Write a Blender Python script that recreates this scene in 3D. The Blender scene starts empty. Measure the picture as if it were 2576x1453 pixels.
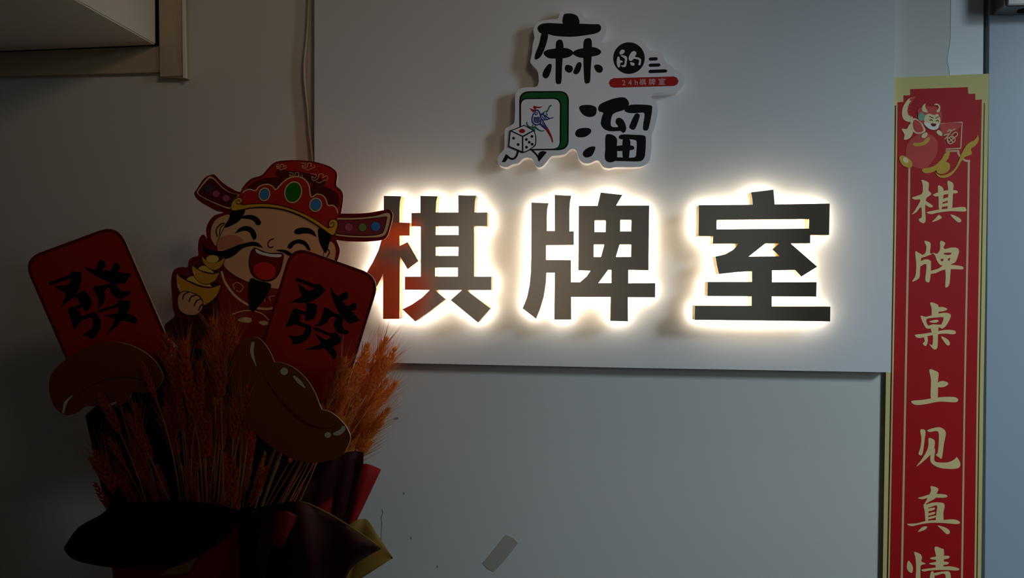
import bpy, bmesh, math, random
from mathutils import Vector, Matrix
from mathutils.geometry import tessellate_polygon

# ------------------------------------------------------------------ camera, light, exposure
SC = bpy.context.scene
COL = SC.collection
F, D, EYE = 1950.0, 1.95, 1.45            # focal length in pixels (2576 wide), distance to wall, eye height
YAW, PITCH = math.atan(153 / F), math.atan(26.5 / F)

cam_data = bpy.data.cameras.new('camera')
cam = bpy.data.objects.new('camera', cam_data)
COL.objects.link(cam)
cam.location = (0, -D, EYE)
cam.rotation_euler = (math.pi / 2 - PITCH, 0, YAW)
cam_data.sensor_width = 36
cam_data.lens = F / 2576 * 36
cam_data.clip_start = 0.02
SC.camera = cam

SC.view_settings.view_transform = 'Standard'
SC.view_settings.look = 'None'
SC.view_settings.gamma = 1
SC.view_settings.use_curve_mapping = False
SC.view_settings.exposure = 0.0

world = bpy.data.worlds.new('world')
SC.world = world
world.use_nodes = True
world.node_tree.nodes['Background'].inputs[0].default_value = (0.80, 0.92, 1.0, 1)
world.node_tree.nodes['Background'].inputs[1].default_value = 0.02


def area(name, loc, target, sx, sy, power, color):
    l = bpy.data.lights.new(name, 'AREA')
    l.shape = 'RECTANGLE'
    l.size, l.size_y, l.energy, l.color = sx, sy, power, color
    o = bpy.data.objects.new(name, l)
    COL.objects.link(o)
    o.location = loc
    o.rotation_euler = (Vector(target) - Vector(loc)).to_track_quat('-Z', 'Y').to_euler()
    return o


def area(name, loc, target, sx, sy, power, color):
    l = bpy.data.lights.new(name, 'AREA')
    l.shape = 'RECTANGLE'
    l.size, l.size_y, l.energy, l.color = sx, sy, power, color
    o = bpy.data.objects.new(name, l)
    COL.objects.link(o)
    o.location = loc
    o.rotation_euler = (Vector(target) - Vector(loc)).to_track_quat('-Z', 'Y').to_euler()
    return o


def spot(name, loc, target, cone, power, color, radius, blend=1.0):
    l = bpy.data.lights.new(name, 'SPOT')
    l.energy, l.color, l.spot_size, l.spot_blend, l.shadow_soft_size = power, color, math.radians(cone), blend, radius
    o = bpy.data.objects.new(name, l)
    COL.objects.link(o)
    o.location = loc
    o.rotation_euler = (Vector(target) - Vector(loc)).to_track_quat('-Z', 'Y').to_euler()
    return o


# cool ceiling downlight of the corridor on the right
spot('corridor_lamp', (2.50, -1.6, 2.50), (-0.2, 0, -0.55), 88, 156, (0.69, 0.87, 1.0), 0.27)
# soft cool fill added at the right to lift the shadows
area('right_fill', (3.86, -2.85, 1.75), (0.0, -2.2, 1.3), 1.2, 1.4, 30, (0.68, 0.86, 1.0))
# warm fill added to tint the left wall, aimed high at the cabinet side
spot('warm_fill', (0.8, -2.2, 2.8), (-0.62, 0, 2.25), 52, 28, (1.0, 0.75, 0.50), 0.25)
# added warm spot, brightens the unseen rear wall that the letter faces reflect
spot('rear_fill', (-0.4, -2.9, 2.75), (-0.5, -4.6, 1.45), 52, 62, (1.0, 0.89, 0.80), 0.1)

CAMROT = cam.rotation_euler.to_matrix()
CAMPOS = Vector(cam.location)


def P(px, py, off=0.0):
    """point where the photo's pixel (px, py) meets the plane `off` metres in front of the wall"""
    d = CAMROT @ Vector(((px - 1288) / F, (726.5 - py) / F, -1))
    return CAMPOS + d * ((-off - CAMPOS.y) / d.y)


# ------------------------------------------------------------------ materials
def lin(c):
    c = c / 255
    return c / 12.92 if c <= 0.04045 else ((c + 0.055) / 1.055) ** 2.4


MATS = {}


def mat(name, rgb, rough=0.6, metal=0.0, var=0.06, scale=30, bump=0.0, bscale=200, emit=0.0, translucent=0.0, spec=0.2, aniso=0.0):
    if name in MATS:
        return MATS[name]
    m = bpy.data.materials.new(name)
    m.use_nodes = True
    nt = m.node_tree
    b = nt.nodes['Principled BSDF']
    c = (lin(rgb[0]), lin(rgb[1]), lin(rgb[2]), 1)
    tc = nt.nodes.new('ShaderNodeTexCoord')
    n = nt.nodes.new('ShaderNodeTexNoise')
    n.inputs['Scale'].default_value = scale
    n.inputs['Detail'].default_value = 4
    nt.links.new(tc.outputs['Object'], n.inputs['Vector'])
    mx = nt.nodes.new('ShaderNodeMix')
    mx.data_type = 'RGBA'
    mx.inputs['A'].default_value = tuple(x * (1 - var) for x in c[:3]) + (1,)
    mx.inputs['B'].default_value = tuple(min(1, x * (1 + var)) for x in c[:3]) + (1,)
    nt.links.new(n.outputs['Fac'], mx.inputs['Factor'])
    nt.links.new(mx.outputs['Result'], b.inputs['Base Color'])
    b.inputs['Roughness'].default_value = rough
    b.inputs['Metallic'].default_value = metal
    b.inputs['Specular IOR Level'].default_value = spec
    if bump:
        n2 = nt.nodes.new('ShaderNodeTexNoise')
        n2.inputs['Scale'].default_value = bscale
        n2.inputs['Detail'].default_value = 5
        nt.links.new(tc.outputs['Object'], n2.inputs['Vector'])
        bp = nt.nodes.new('ShaderNodeBump')
        bp.inputs['Strength'].default_value = bump
        bp.inputs['Distance'].default_value = 0.002
        nt.links.new(n2.outputs['Fac'], bp.inputs['Height'])
        nt.links.new(bp.outputs['Normal'], b.inputs['Normal'])
    if emit:
        b.inputs['Emission Color'].default_value = c
        b.inputs['Emission Strength'].default_value = emit
    if translucent:
        t = nt.nodes.new('ShaderNodeBsdfTranslucent')
        nt.links.new(mx.outputs['Result'], t.inputs['Color'])
        ms = nt.nodes.new('ShaderNodeMixShader')
        ms.inputs[0].default_value = translucent
        nt.links.new(b.outputs[0], ms.inputs[1])
        nt.links.new(t.outputs[0], ms.inputs[2])
        nt.links.new(ms.outputs[0], nt.nodes['Material Output'].inputs['Surface'])
    MATS[name] = m
    return m


WALL = mat('wall_paint', (216, 213, 205), 0.75, var=0.04, scale=3, bump=0.12, bscale=60)
SIDE = mat('side_wall_paint', (62, 54, 46), 0.8)
PATCH = mat('fresh_paint', (236, 240, 244), 0.6, var=0.02, scale=4, bump=0.08, bscale=60)
PANEL = mat('panel_laminate', (222, 222, 222), 0.5, var=0.015, scale=4, bump=0.05, bscale=300)
DOOR = mat('door_paint', (170, 182, 194), 0.30, spec=0.5, var=0.03, scale=5, bump=0.05, bscale=60)
DARK = mat('dark_gap', (9, 8, 7), 0.95)
TRIM = mat('trim_paint', (196, 178, 150), 0.5, bump=0.1, bscale=40)
WHITE = mat('white_enamel', (242, 237, 228), 0.5, var=0.02)
FLOOR = mat('floor_tile', (66, 58, 50), 0.35, var=0.1, scale=6)
CEIL = mat('ceiling_paint', (110, 106, 100), 0.8)
STEEL = mat('steel_closer', (150, 146, 142), 0.35, 0.9, var=0.05)
FACE = mat('brushed_steel', (236, 222, 204), 0.2, 1.0, var=0.04, scale=60)
RETURN = mat('letter_return', (228, 198, 122), 0.45, 0.0, var=0.02)
LED = mat('led_back', (255, 243, 224), 0.5, emit=11.5, var=0.0)
ACRYL = mat('logo_acrylic', (236, 232, 234), 0.35, var=0.01)
INK = mat('black_ink', (10, 10, 9), 0.6, var=0.02)
PRED = mat('logo_red', (176, 28, 26), 0.5, var=0.03)
PPINK = mat('logo_pink', (226, 165, 165), 0.5, var=0.02)
PGRN = mat('logo_green', (16, 92, 40), 0.5, var=0.1, scale=20)
PGRN2 = mat('leaf_green', (40, 110, 84), 0.5)
PBLUE = mat('logo_blue', (34, 50, 128), 0.5)
PAPER = mat('couplet_paper', (216, 202, 132), 0.6, var=0.04, scale=8)
CRED = mat('couplet_red', (184, 18, 24), 0.55, var=0.05, scale=8)
CGOLD = mat('couplet_gold', (236, 208, 146), 0.5, var=0.04)
CLINE = mat('couplet_line', (226, 182, 140), 0.5, var=0.03)
CBROWN = mat('couplet_brown', (96, 30, 14), 0.6)
CREDL = mat('couplet_rose', (206, 72, 66), 0.55, var=0.25, scale=12)
CGRN = mat('couplet_mint', (120, 170, 140), 0.55)
CYEL = mat('couplet_yellow', (206, 166, 56), 0.55, var=0.15, scale=25)
CCREAM = mat('couplet_cream', (236, 214, 160), 0.55, var=0.05)
TAPE = mat('old_tape', (178, 172, 156), 0.5, var=0.05, scale=40)
CABLE = mat('cable_sheath', (206, 192, 168), 0.5)
CARD = mat('card_red', (196, 42, 28), 0.5, var=0.05, scale=8)
CARDB = mat('card_border', (120, 18, 14), 0.5)
CARDE = mat('card_edge', (232, 214, 190), 0.7)
CARDBK = mat('card_back', (214, 84, 44), 0.6, var=0.05)
GHAT = mat('hat_red', (186, 34, 28), 0.55, var=0.08, scale=12)
GHATD = mat('hat_shade', (92, 20, 14), 0.55, var=0.15, scale=12)
GCREAM = mat('hat_cream', (236, 196, 138), 0.55)
GGOLD = mat('hat_gold', (228, 170, 44), 0.5, var=0.05)
GGREEN = mat('gem_green', (30, 110, 24), 0.45, var=0.3, scale=10)
GBLUE = mat('gem_blue', (66, 134, 190), 0.45, var=0.1, scale=16)
GMAUVE = mat('gem_mauve', (176, 84, 104), 0.45, var=0.1)
GOLIVE = mat('gem_olive', (126, 146, 62), 0.45, var=0.1)
GSLATE = mat('gem_slate', (70, 62, 84), 0.45, var=0.1)
WINGR = mat('wing_mauve', (140, 46, 56), 0.5, var=0.05)
SKIN = mat('printed_skin', (232, 176, 128), 0.6, var=0.03, scale=6)
BLUSH = mat('printed_blush', (218, 128, 98), 0.6, var=0.05)
MOUTH = mat('printed_mouth', (120, 18, 16), 0.6)
TONGUE = mat('printed_tongue', (206, 40, 34), 0.6)
TEETH = mat('printed_teeth', (240, 236, 222), 0.6)
OUTL = mat('printed_outline', (70, 14, 10), 0.6)
ROBE = mat('robe_red', (150, 30, 22), 0.6, var=0.1, scale=8)
NUGGET = mat('printed_gold', (222, 160, 52), 0.55, var=0.08, scale=14)
NUGGETL = mat('printed_gold_light', (236, 194, 92), 0.55, var=0.05)
INGOT = mat('ingot_card', (150, 72, 30), 0.35, var=0.06, scale=7)
INGOTD = mat('ingot_shade', (108, 42, 18), 0.4, var=0.06)
INGOTL = mat('ingot_gloss', (240, 232, 196), 0.4)
WHEAT = mat('wheat_orange', (255, 188, 100), 0.65, var=0.2, scale=60, translucent=0.75)
WHEATR = mat('wheat_red', (230, 94, 58), 0.65, var=0.3, scale=60, translucent=0.35)
STEMM = mat('wheat_stem', (220, 140, 92), 0.6, var=0.25, scale=20, translucent=0.2)
AWN = mat('wheat_awn', (246, 170, 100), 0.6, var=0.2, translucent=0.6)
WRAPR = mat('wrap_red', (170, 20, 18), 0.6, var=0.08, scale=6, translucent=0.2)
WRAPD = mat('wrap_wine', (62, 10, 11), 0.65, var=0.1, scale=6)
WRAPB = mat('wrap_black', (8, 6, 6), 0.85, var=0.1)
WRAPG = mat('wrap_gold', (170, 126, 52), 0.6, var=0.06, scale=6)
STICK = mat('stick_wood', (150, 110, 70), 0.7)


# ------------------------------------------------------------------ helpers
def link(o, parent=None):
    COL.objects.link(o)
    if parent is not None:
        o.parent = parent
    return o


def mesh_obj(name, verts, faces, mats, parent=None, fm=None, smooth=False):
    me = bpy.data.meshes.new(name)
    o0 = Vector(parent.location) if parent is not None else Vector((0, 0, 0))
    if parent is not None and parent.parent is not None:
        o0 = o0 + Vector(parent.parent.location)
    me.from_pydata([Vector(v) - o0 for v in verts], [], faces)
    for m in (mats if isinstance(mats, (list, tuple)) else [mats]):
        me.materials.append(m)
    if fm:
        me.polygons.foreach_set('material_index', fm)
    if smooth:
        me.polygons.foreach_set('use_smooth', [True] * len(me.polygons))
    me.update()
    return link(bpy.data.objects.new(name, me), parent)


def tag(o, label=None, cat=None, group=None, kind=None):
    for k, v in (('label', label), ('category', cat), ('group', group), ('kind', kind)):
        if v:
            o[k] = v
    return o


def empty(name, loc, label, cat, group=None):
    o = bpy.data.objects.new(name, None)
    o.empty_display_size = 0.05
    o.location = loc
    link(o)
    return tag(o, label, cat, group)


def crop(ox, oy, s):
    return lambda p: (ox + p[0] / s, oy + p[1] / s)


ID = lambda p: (p[0], p[1])


def smooth(pts, k=5, closed=True):
    """Catmull-Rom through the points; a point written (x, y, 1) stays a corner"""
    n = len(pts)
    out = []
    rng = n if closed else n - 1
    for i in range(rng):
        a, b = pts[i], pts[(i + 1) % n]
        ca, cb = len(a) > 2 and a[2], len(b) > 2 and b[2]
        if not closed:
            ca = ca or i == 0
            cb = cb or i == n - 2
        out.append((a[0], a[1]))
        if ca and cb:
            continue
        p0 = a if ca else pts[i - 1]
        p3 = b if cb else pts[(i + 2) % n]
        for j in range(1, k):
            t = j / k
            r = []
            for q in (0, 1):
                v0, v1, v2, v3 = p0[q], a[q], b[q], p3[q]
                r.append(0.5 * (2 * v1 + (v2 - v0) * t + (2 * v0 - 5 * v1 + 4 * v2 - v3) * t * t + (3 * v1 - v0 - 3 * v2 + v3) * t ** 3))
            out.append(tuple(r))
    if not closed:
        out.append((pts[-1][0], pts[-1][1]))
    return out


def ell(cx, cy, rx, ry, rot=0, n=28):
    c, s = math.cos(math.radians(rot)), math.sin(math.radians(rot))
    r = []
    for i in range(n):
        a = 2 * math.pi * i / n
        x, y = rx * math.cos(a), ry * math.sin(a)
        r.append((cx + x * c - y * s, cy + x * s + y * c))
    return r


def rrect(quad, r, k=6):
    """four corners (TL, TR, BR, BL) rounded with radius r"""
    out = []
    for i in range(4):
        p, a, b = Vector(quad[i]), Vector(quad[i - 1]), Vector(quad[(i + 1) % 4])
        u, v = (a - p).normalized(), (b - p).normalized()
        rr = r[i] if isinstance(r, (list, tuple)) else r
        s, e = p + u * rr, p + v * rr
        for j in range(k + 1):
            t = j / k
            q = (1 - t) ** 2 * s + 2 * t * (1 - t) * (p * 0.92 + (s + e) * 0.04) + t * t * e
            out.append((q.x, q.y))
    return out


def stroke(pts, w, k=5, closed=False, cap=True):
    """outline of a brush stroke along pts; w a width or (start, middle, end)"""
    c = smooth(pts, k, closed)
    n = len(c)
    L, R = [], []
    for i, p in enumerate(c):
        a = c[i - 1] if (i or closed) else c[i]
        b = c[(i + 1) % n] if (i < n - 1 or closed) else c[i]
        d = Vector((b[0] - a[0], b[1] - a[1]))
        d = d.normalized() if d.length else Vector((1, 0))
        t = i / max(1, n - 1)
        if isinstance(w, (list, tuple)):
            h = (w[0] * (1 - 2 * t) + w[1] * 2 * t) if t < .5 else (w[1] * (2 - 2 * t) + w[2] * (2 * t - 1))
        else:
            h = w
        h /= 2
        L.append((p[0] - d.y * h, p[1] + d.x * h))
        R.append((p[0] + d.y * h, p[1] - d.x * h))
    if closed:
        return [L, R]
    out = list(L)
    if cap and not isinstance(w, (list, tuple)):
        e, d = Vector(c[-1]), (Vector(c[-1]) - Vector(c[-2])).normalized()
        for j in (1, 2, 3):
            a = math.pi * j / 4
            v = Vector((-d.y, d.x)) * math.cos(a) + d * math.sin(a)
            out.append(tuple(e + v * w / 2))
    out += R[::-1]
    if cap and not isinstance(w, (list, tuple)):
        e, d = Vector(c[0]), (Vector(c[0]) - Vector(c[1])).normalized()
        for j in (1, 2, 3):
            a = math.pi * j / 4
            v = Vector((d.y * -1, d.x)) * math.cos(a) + d * math.sin(a)
            out.append(tuple(e + v * w / 2))
    return out


def dedupe(loop):
    out = []
    for p in loop:
        if not out or (abs(p[0] - out[-1][0]) + abs(p[1] - out[-1][1])) > 0.02:
            out.append((p[0], p[1]))
    if len(out) > 1 and abs(out[0][0] - out[-1][0]) + abs(out[0][1] - out[-1][1]) < 0.02:
        out.pop()
    return out


class Print:
    """flat printed shapes collected in one mesh, each a hair above the last"""
    def __init__(self, tf, off, step=0.0002):
        self.tf, self.off, self.step = tf, off, step
        self.v, self.f, self.fm, self.m, self.k = [], [], [], [], {}

    def add(self, loops, m, layer=0):
        if loops and isinstance(loops[0][0], (int, float)):
            loops = [loops]
        loops = [dedupe(l) for l in loops]
        k = self.k[layer] = self.k.get(layer, -1) + 1
        off = self.off + layer * self.step + min(k, 14) * 0.000012
        if m not in self.m:
            self.m.append(m)
        mi = self.m.index(m)
        flat = [p for l in loops for p in l]
        tri = tessellate_polygon([[Vector((p[0], p[1], 0)) for p in l] for l in loops])
        b = len(self.v)
        pts = [P(*self.tf(p), off) for p in flat]
        self.v += pts
        for t in tri:
            a, bb, c = (pts[i] for i in t)
            nrm = (bb - a).cross(c - a)
            t = tuple(b + i for i in t)
            self.f.append(t if nrm.y < 0 else t[::-1])
            self.fm.append(mi)
        return self

    def build(self, name, parent):
        return mesh_obj(name, self.v, self.f, self.m, parent, self.fm)


def plate(name, loops, tf, off_front, off_back, m_front, m_side, m_back, parent, caps=(True, True), sides=True):
    """solid cut-out plate: outline and holes traced on its front plane, extruded straight back"""
    if isinstance(loops[0][0], (int, float)):
        loops = [loops]
    loops = [dedupe(l) for l in loops]
    flat = [p for l in loops for p in l]
    fr = [P(*tf(p), off_front) for p in flat]
    bk = [Vector((v.x, -off_back, v.z)) for v in fr]
    n = len(flat)
    tri = tessellate_polygon([[Vector((p[0], p[1], 0)) for p in l] for l in loops])
    faces, fm = [], []
    for t in tri:
        a, b, c = (fr[i] for i in t)
        t = tuple(t) if (b - a).cross(c - a).y < 0 else tuple(t)[::-1]
        if caps[0]:
            faces.append(t); fm.append(0)
        if caps[1]:
            faces.append(tuple(i + n for i in t[::-1])); fm.append(2)
    if sides:
        s = 0
        for l in loops:
            k = len(l)
            for i in range(k):
                a, b = s + i, s + (i + 1) % k
                faces.append((a, b, b + n, a + n)); fm.append(1)
            s += k
    ob = mesh_obj(name, fr + bk, faces, [m_front, m_side, m_back], parent, fm)
    bm = bmesh.new(); bm.from_mesh(ob.data)
    if caps[0] and caps[1]:
        bmesh.ops.recalc_face_normals(bm, faces=bm.faces)
    bm.to_mesh(ob.data); bm.free()
    return ob


def box(name, lo, hi, m, parent=None, bevel=0.0):
    bm = bmesh.new()
    bmesh.ops.create_cube(bm, size=1)
    o0 = Vector(parent.location) if parent is not None else Vector((0, 0, 0))
    for v in bm.verts:
        v.co = Vector((lo[i] if v.co[i] < 0 else hi[i] for i in range(3))) - o0
    if bevel:
        bmesh.ops.bevel(bm, geom=bm.edges[:], offset=bevel, segments=3, affect='EDGES', profile=0.5)
    me = bpy.data.meshes.new(name)
    bm.to_mesh(me); bm.free()
    me.materials.append(m)
    return link(bpy.data.objects.new(name, me), parent)


def tube(name, pts, r, m, parent=None, sides=6):
    """round bar along 3D points; r a radius or one per point"""
    V, Fc = [], []
    n = len(pts)
    for i, p in enumerate(pts):
        d = (Vector(pts[min(n - 1, i + 1)]) - Vector(pts[max(0, i - 1)])).normalized()
        u = d.orthogonal().normalized() if abs(d.y) > .9 else d.cross(Vector((0, 1, 0))).normalized()
        w = d.cross(u)
        rr = r[i] if isinstance(r, (list, tuple)) else r
        for j in range(sides):
            a = 2 * math.pi * j / sides
            V.append(Vector(p) + (u * math.cos(a) + w * math.sin(a)) * rr)
    for i in range(n - 1):
        for j in range(sides):
            Fc.append((i * sides + j, i * sides + (j + 1) % sides, (i + 1) * sides + (j + 1) % sides, (i + 1) * sides + j))
    Fc.append(tuple(range(sides))[::-1]); Fc.append(tuple((n - 1) * sides + j for j in range(sides)))
    return mesh_obj(name, V, Fc, m, parent, smooth=True)


# ------------------------------------------------------------------ room shell
XL, XR, YB, ZC = -2.3, 3.9, -4.6, 2.9
jamb_x = P(2474, 100, 0).x
door_x = P(2485, 100, 0).x
wall = tag(box('wall_back', (XL, 0, 0), (jamb_x, 0.14, ZC), WALL), kind='structure')
tag(box('floor', (XL, YB, -0.05), (XR, 0.14, 0), FLOOR), kind='structure')
tag(box('ceiling', (XL, YB, ZC), (XR, 0.14, ZC + 0.05), CEIL), kind='structure')
tag(box('wall_left', (XL - 0.1, YB, 0), (XL, 0.14, ZC), SIDE), kind='structure')
tag(box('wall_right', (XR, YB, 0), (XR + 0.1, 0.14, ZC), SIDE), kind='structure')
tag(box('wall_front', (XL, YB - 0.1, 0), (XR, YB, ZC), WALL), kind='structure')
tag(box('trim_3', (jamb_x, 0.11, 0), (XR, 0.14, ZC), DARK), kind='structure')            # near-black backing, paints the shade inside the door gap
door = tag(box('door_1', (door_x, -0.004, 0.01), (door_x + 0.95, 0.05, ZC - 0.02), DOOR, bevel=0.002), kind='structure')

blocker = tag(box('light_blocker', (1.0, -1.90, 0.01), (1.045, -0.98, 2.30), mat('brown_blocker', (78, 54, 40), 0.5, var=0.2, scale=8), bevel=0.003), kind='structure')   # unseen panel added to keep the corridor lamp off the left side
box('blocker_handle', (0.93, -1.07, 1.0), (1.0, -1.04, 1.03), STEEL, blocker, bevel=0.006)

fill_base = tag(box('fill_sill', (XR - 0.03, -3.51, 1.0), (XR, -2.19, 1.03), WHITE), kind='structure')  # made-up frame set around the added fill light
for lo, hi in (((XR - 0.03, -3.51, 2.47), (XR, -2.19, 2.5)), ((XR - 0.03, -3.51, 1.03), (XR, -3.47, 2.47)), ((XR - 0.03, -2.23, 1.03), (XR, -2.19, 2.47))):
    box('fill_frame', lo, hi, WHITE, fill_base)

tag(box('blocker_post', (0.99, -2.02, 0), (1.06, -1.9, ZC), mat('brown_blocker', (78, 54, 40))), kind='structure')   # post added to carry the light-blocking panel

# brighter repaint beside the door frame
pp = Print(ID, 0.0006)
pp.add(smooth([(2392, -40, 1), (2391, 90), (2386, 130), (2383, 155), (2388, 180), (2390, 260, 1), (2472.5, 260, 1), (2472.5, -40, 1)]), PATCH)
pp.build('paint_patch', wall)
# scuffs, a hairline crack, chips
SCUFF = mat('scuff_grey', (150, 143, 133), 0.8, var=0.2, scale=300)
sm = Print(ID, 0.0005)
sm.add(smooth([(988, 1054), (996, 1049), (1002, 1050), (1001, 1053), (994, 1055)]), SCUFF)
sm.build('scuff_mark', wall)
sm = Print(ID, 0.0005)
sm.add(stroke([(960, 1280), (963, 1288), (959, 1305), (961, 1318), (959, 1335), (959, 1365)], 1.0), SCUFF)
sm.build('hairline_crack', wall)
for x, y in ((1016, 1240), (1034, 1352), (1100, 1424), (880, 1285)):
    sm = Print(ID, 0.0005)
    sm.add(smooth([(x - 1.5, y - 2), (x + 1, y - 2), (x + 1.2, y + 2), (x - .5, y + 3)]), SCUFF)
    sm.build('paint_chip', wall)

# framed boxing at the upper left: trim on the wall, white box jutting out of it
tv = plate('trim_1', [(398, -120), (460, -120), (467, 196), (402, 191)], ID, 0.022, 0.0, TRIM, TRIM, TRIM, None)
tag(tv, kind='structure')
tq = plate('lip', [(402, 172), (459, 169), (460, 190), (403, 192)], ID, 0.026, 0.0225, TRIM, TRIM, TRIM, tv)
tq = plate('edge_bead', [(457, -120), (461.5, -120), (467.5, 196), (460, 195)], ID, 0.030, 0.0225, WHITE, WHITE, WHITE, tv)
th = plate('trim_2', [(-160, 196), (-160, 134), (392, 112), (400, 115), (402, 181)], ID, 0.016, 0.0, TRIM, TRIM, TRIM, None)
tag(th, kind='structure')
a, b = P(390, 112, 0.03), P(-260, 139, 0.03)
DEP = 0.75
x1, x0, z0 = a.x, b.x, a.z
bx = empty('wall_cabinet', (x1 - 0.3, 0, z0), 'white boxed cabinet jutting from the wall at the upper left', 'cabinet')
bm = bmesh.new()
bmesh.ops.create_cube(bm, size=1)
slope = (b.z - a.z) / (b.x - a.x)
for v in bm.verts:
    xx = x0 if v.co.x < 0 else x1
    v.co = Vector((xx, -0.026 if v.co.y > 0 else -DEP, ZC - 0.02 if v.co.z > 0 else z0 + slope * (xx - x1))) - Vector(bx.location)
bmesh.ops.bevel(bm, geom=bm.edges[:], offset=0.003, segments=2, affect='EDGES')
me = bpy.data.meshes.new('body'); bm.to_mesh(me); bm.free(); me.materials.append(WHITE)
link(bpy.data.objects.new('body', me), bx)
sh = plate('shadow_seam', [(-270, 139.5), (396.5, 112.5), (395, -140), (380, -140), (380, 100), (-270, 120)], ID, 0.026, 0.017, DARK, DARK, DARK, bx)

# door closer
c0 = P(2493, 40, 0.004)
dc = empty('door_closer', (c0.x + 0.09, -0.004, c0.z), 'grey metal door closer body on the pale door at the upper right', 'door closer')
box('housing', (c0.x, -0.066, c0.z), (c0.x + 0.26, -0.005, c0.z + 0.075), STEEL, dc, bevel=0.007)
bm = bmesh.new()
bmesh.ops.create_cone(bm, cap_ends=True, segments=20, radius1=0.016, radius2=0.016, depth=0.003)
for v in bm.verts:
    v.co.x *= 1.25
    v.co += Vector((c0.x + 0.062, -0.038, c0.z - 0.0005)) - Vector(dc.location)
me = bpy.data.meshes.new('socket'); bm.to_mesh(me); bm.free(); me.materials.append(DARK)
link(bpy.data.objects.new('socket', me), dc)

# ------------------------------------------------------------------ sign board
PO = 0.030
sb = plate('sign_board', [(791, -160), (2252, -160), (2250, 200), (2241, 936), (1600, 925), (1000, 912.5), (791, 909)], ID, PO, 0.0, PANEL, PANEL, PANEL, None)
tag(sb, 'large white laminate board behind the glowing letters', 'sign board')
for q in ([(800, 425), (768, 300), (764, 190), (776, 90), (781, -140)], [(803, 430), (784, 330), (772, 250), (767, 170), (779, 60), (786, -140)]):
    pass
cb = tube('power_cable', [P(x, y, 0.010) for x, y in smooth([(781, 470), (783, 405), (779, 340), (773, 270), (768, 215), (771, 120), (776, 40), (778, -120)], 5, False)], 0.0042, CABLE)
tag(cb, 'pale cable hanging by the board edge, the straighter of the two', 'cable')
cb = tube('power_cable', [P(x, y, 0.018) for x, y in smooth([(790, 470), (786, 400), (778, 330), (774, 275), (766, 200), (766, 150), (774, 70), (783, -120)], 5, False)], 0.0030, CABLE)
tag(cb, 'thin cream cable crossing over the thicker cable beside the board', 'cable')

# ------------------------------------------------------------------ big backlit characters
cA, cB, cC = crop(900, 440, 3.46), crop(1280, 440, 3.46), crop(1700, 440, 3.46)
MU = [(226, 181), (378, 184), (368, 230), (364, 300), (364, 413), (452, 415), (452, 528), (364, 526), (366, 617), (433, 582), (529, 749), (433, 820), (368, 708), (363, 1252), (220, 1252), (220, 855), (195, 918), (163, 975), (110, 1055), (20, 940), (80, 845), (130, 760), (180, 655), (206, 565), (212, 528), (80, 528), (80, 413), (226, 413)]
QI = [[(545, 181), (695, 184), (683, 230), (680, 325), (875, 325), (875, 176), (1031, 179), (1020, 230), (1016, 325), (1127, 325), (1127, 445), (1013, 445), (1013, 883), (1162, 883), (1162, 1001), (945, 1001), (1155, 1160), (1046, 1283), (808, 1088), (905, 1001), (672, 1001), (766, 1080), (635, 1180), (500, 1273), (387, 1168), (470, 1127), (560, 1065), (625, 1001), (410, 998), (410, 883), (547, 883), (547, 447), (467, 445), (467, 330), (545, 328)],
      [(679, 446), (876, 446), (876, 521), (679, 521)], [(679, 625), (876, 625), (874, 702), (679, 702)], [(674, 805), (871, 805), (871, 882), (674, 882)]]
PAI = [[(197, 239), (345, 245), (335, 290), (331, 350), (331, 486), (399, 486), (399, 173), (543, 180), (532, 230), (528, 300), (528, 490), (567, 490), (567, 608), (324, 610), (324, 738), (541, 740), (541, 932), (620, 932), (680, 880), (712, 832), (605, 828), (609, 268), (773, 268), (800, 152), (988, 173), (935, 265), (1222, 265), (1216, 828), (1040, 825), (1040, 941), (1275, 941), (1273, 1064), (1037, 1063), (1037, 1273), (885, 1269), (887, 1061), (543, 1061), (543, 1258), (396, 1258), (399, 850), (327, 850), (322, 940), (303, 1060), (275, 1155), (236, 1249), (120, 1160), (158, 1065), (180, 960), (191, 850), (195, 700)],
       [(747, 394), (845, 394), (843, 495), (747, 495)], [(970, 390), (1067, 390), (1065, 490), (970, 490)], [(740, 604), (832, 604), (803, 712), (740, 712)], [(965, 604), (1066, 604), (1064, 712), (932, 712)], [(865, 825), (893, 825), (893, 940), (780, 940)]]
SHI = [[(200, 262), (668, 258), (664, 200), (655, 150), (850, 127), (862, 255), (1340, 248), (1335, 521), (1172, 521), (1170, 593), (1000, 595), (1230, 797), (1093, 884), (1037, 826), (838, 829), (838, 932), (1226, 932), (1223, 1058), (836, 1056), (836, 1143), (1346, 1145), (1344, 1273), (165, 1260), (167, 1137), (660, 1138), (660, 1056), (275, 1053), (277, 930), (662, 930), (662, 836), (520, 846), (375, 862), (360, 800), (345, 710), (430, 690), (500, 650), (545, 597), (322, 597), (325, 532), (197, 530)],
       [(356, 390), (1160, 383), (1158, 465), (356, 472)], [(780, 595), (900, 595), (838, 647), (905, 707), (636, 709)]]
LF, LB = 0.090, 0.050


def big_letter(comps, tf, center, label):
    c = P(*center, LB)
    root = empty('sign_letter', (c.x, -PO, c.z), label, 'sign letter', 'backlit letters on the board')
    for loops in comps:
        plate('face', loops, tf, LF, LF - 0.0015, FACE, FACE, FACE, root)
        plate('return', loops, tf, LF - 0.0001, LB, RETURN, RETURN, RETURN, root, caps=(False, False))
        plate('back_light', loops, tf, LF, LB + 0.001, LED, LED, LED, root, caps=(False, True), sides=False)
        # small stand-off studs that carry the letter on the board
    return root


def studs(root, tf, pts):
    for p in pts:
        q = P(*tf(p), LF)
        tube('stud', [(q.x, -PO, q.z), (q.x, -LB - 0.002, q.z)], 0.003, STEEL, root)


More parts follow.
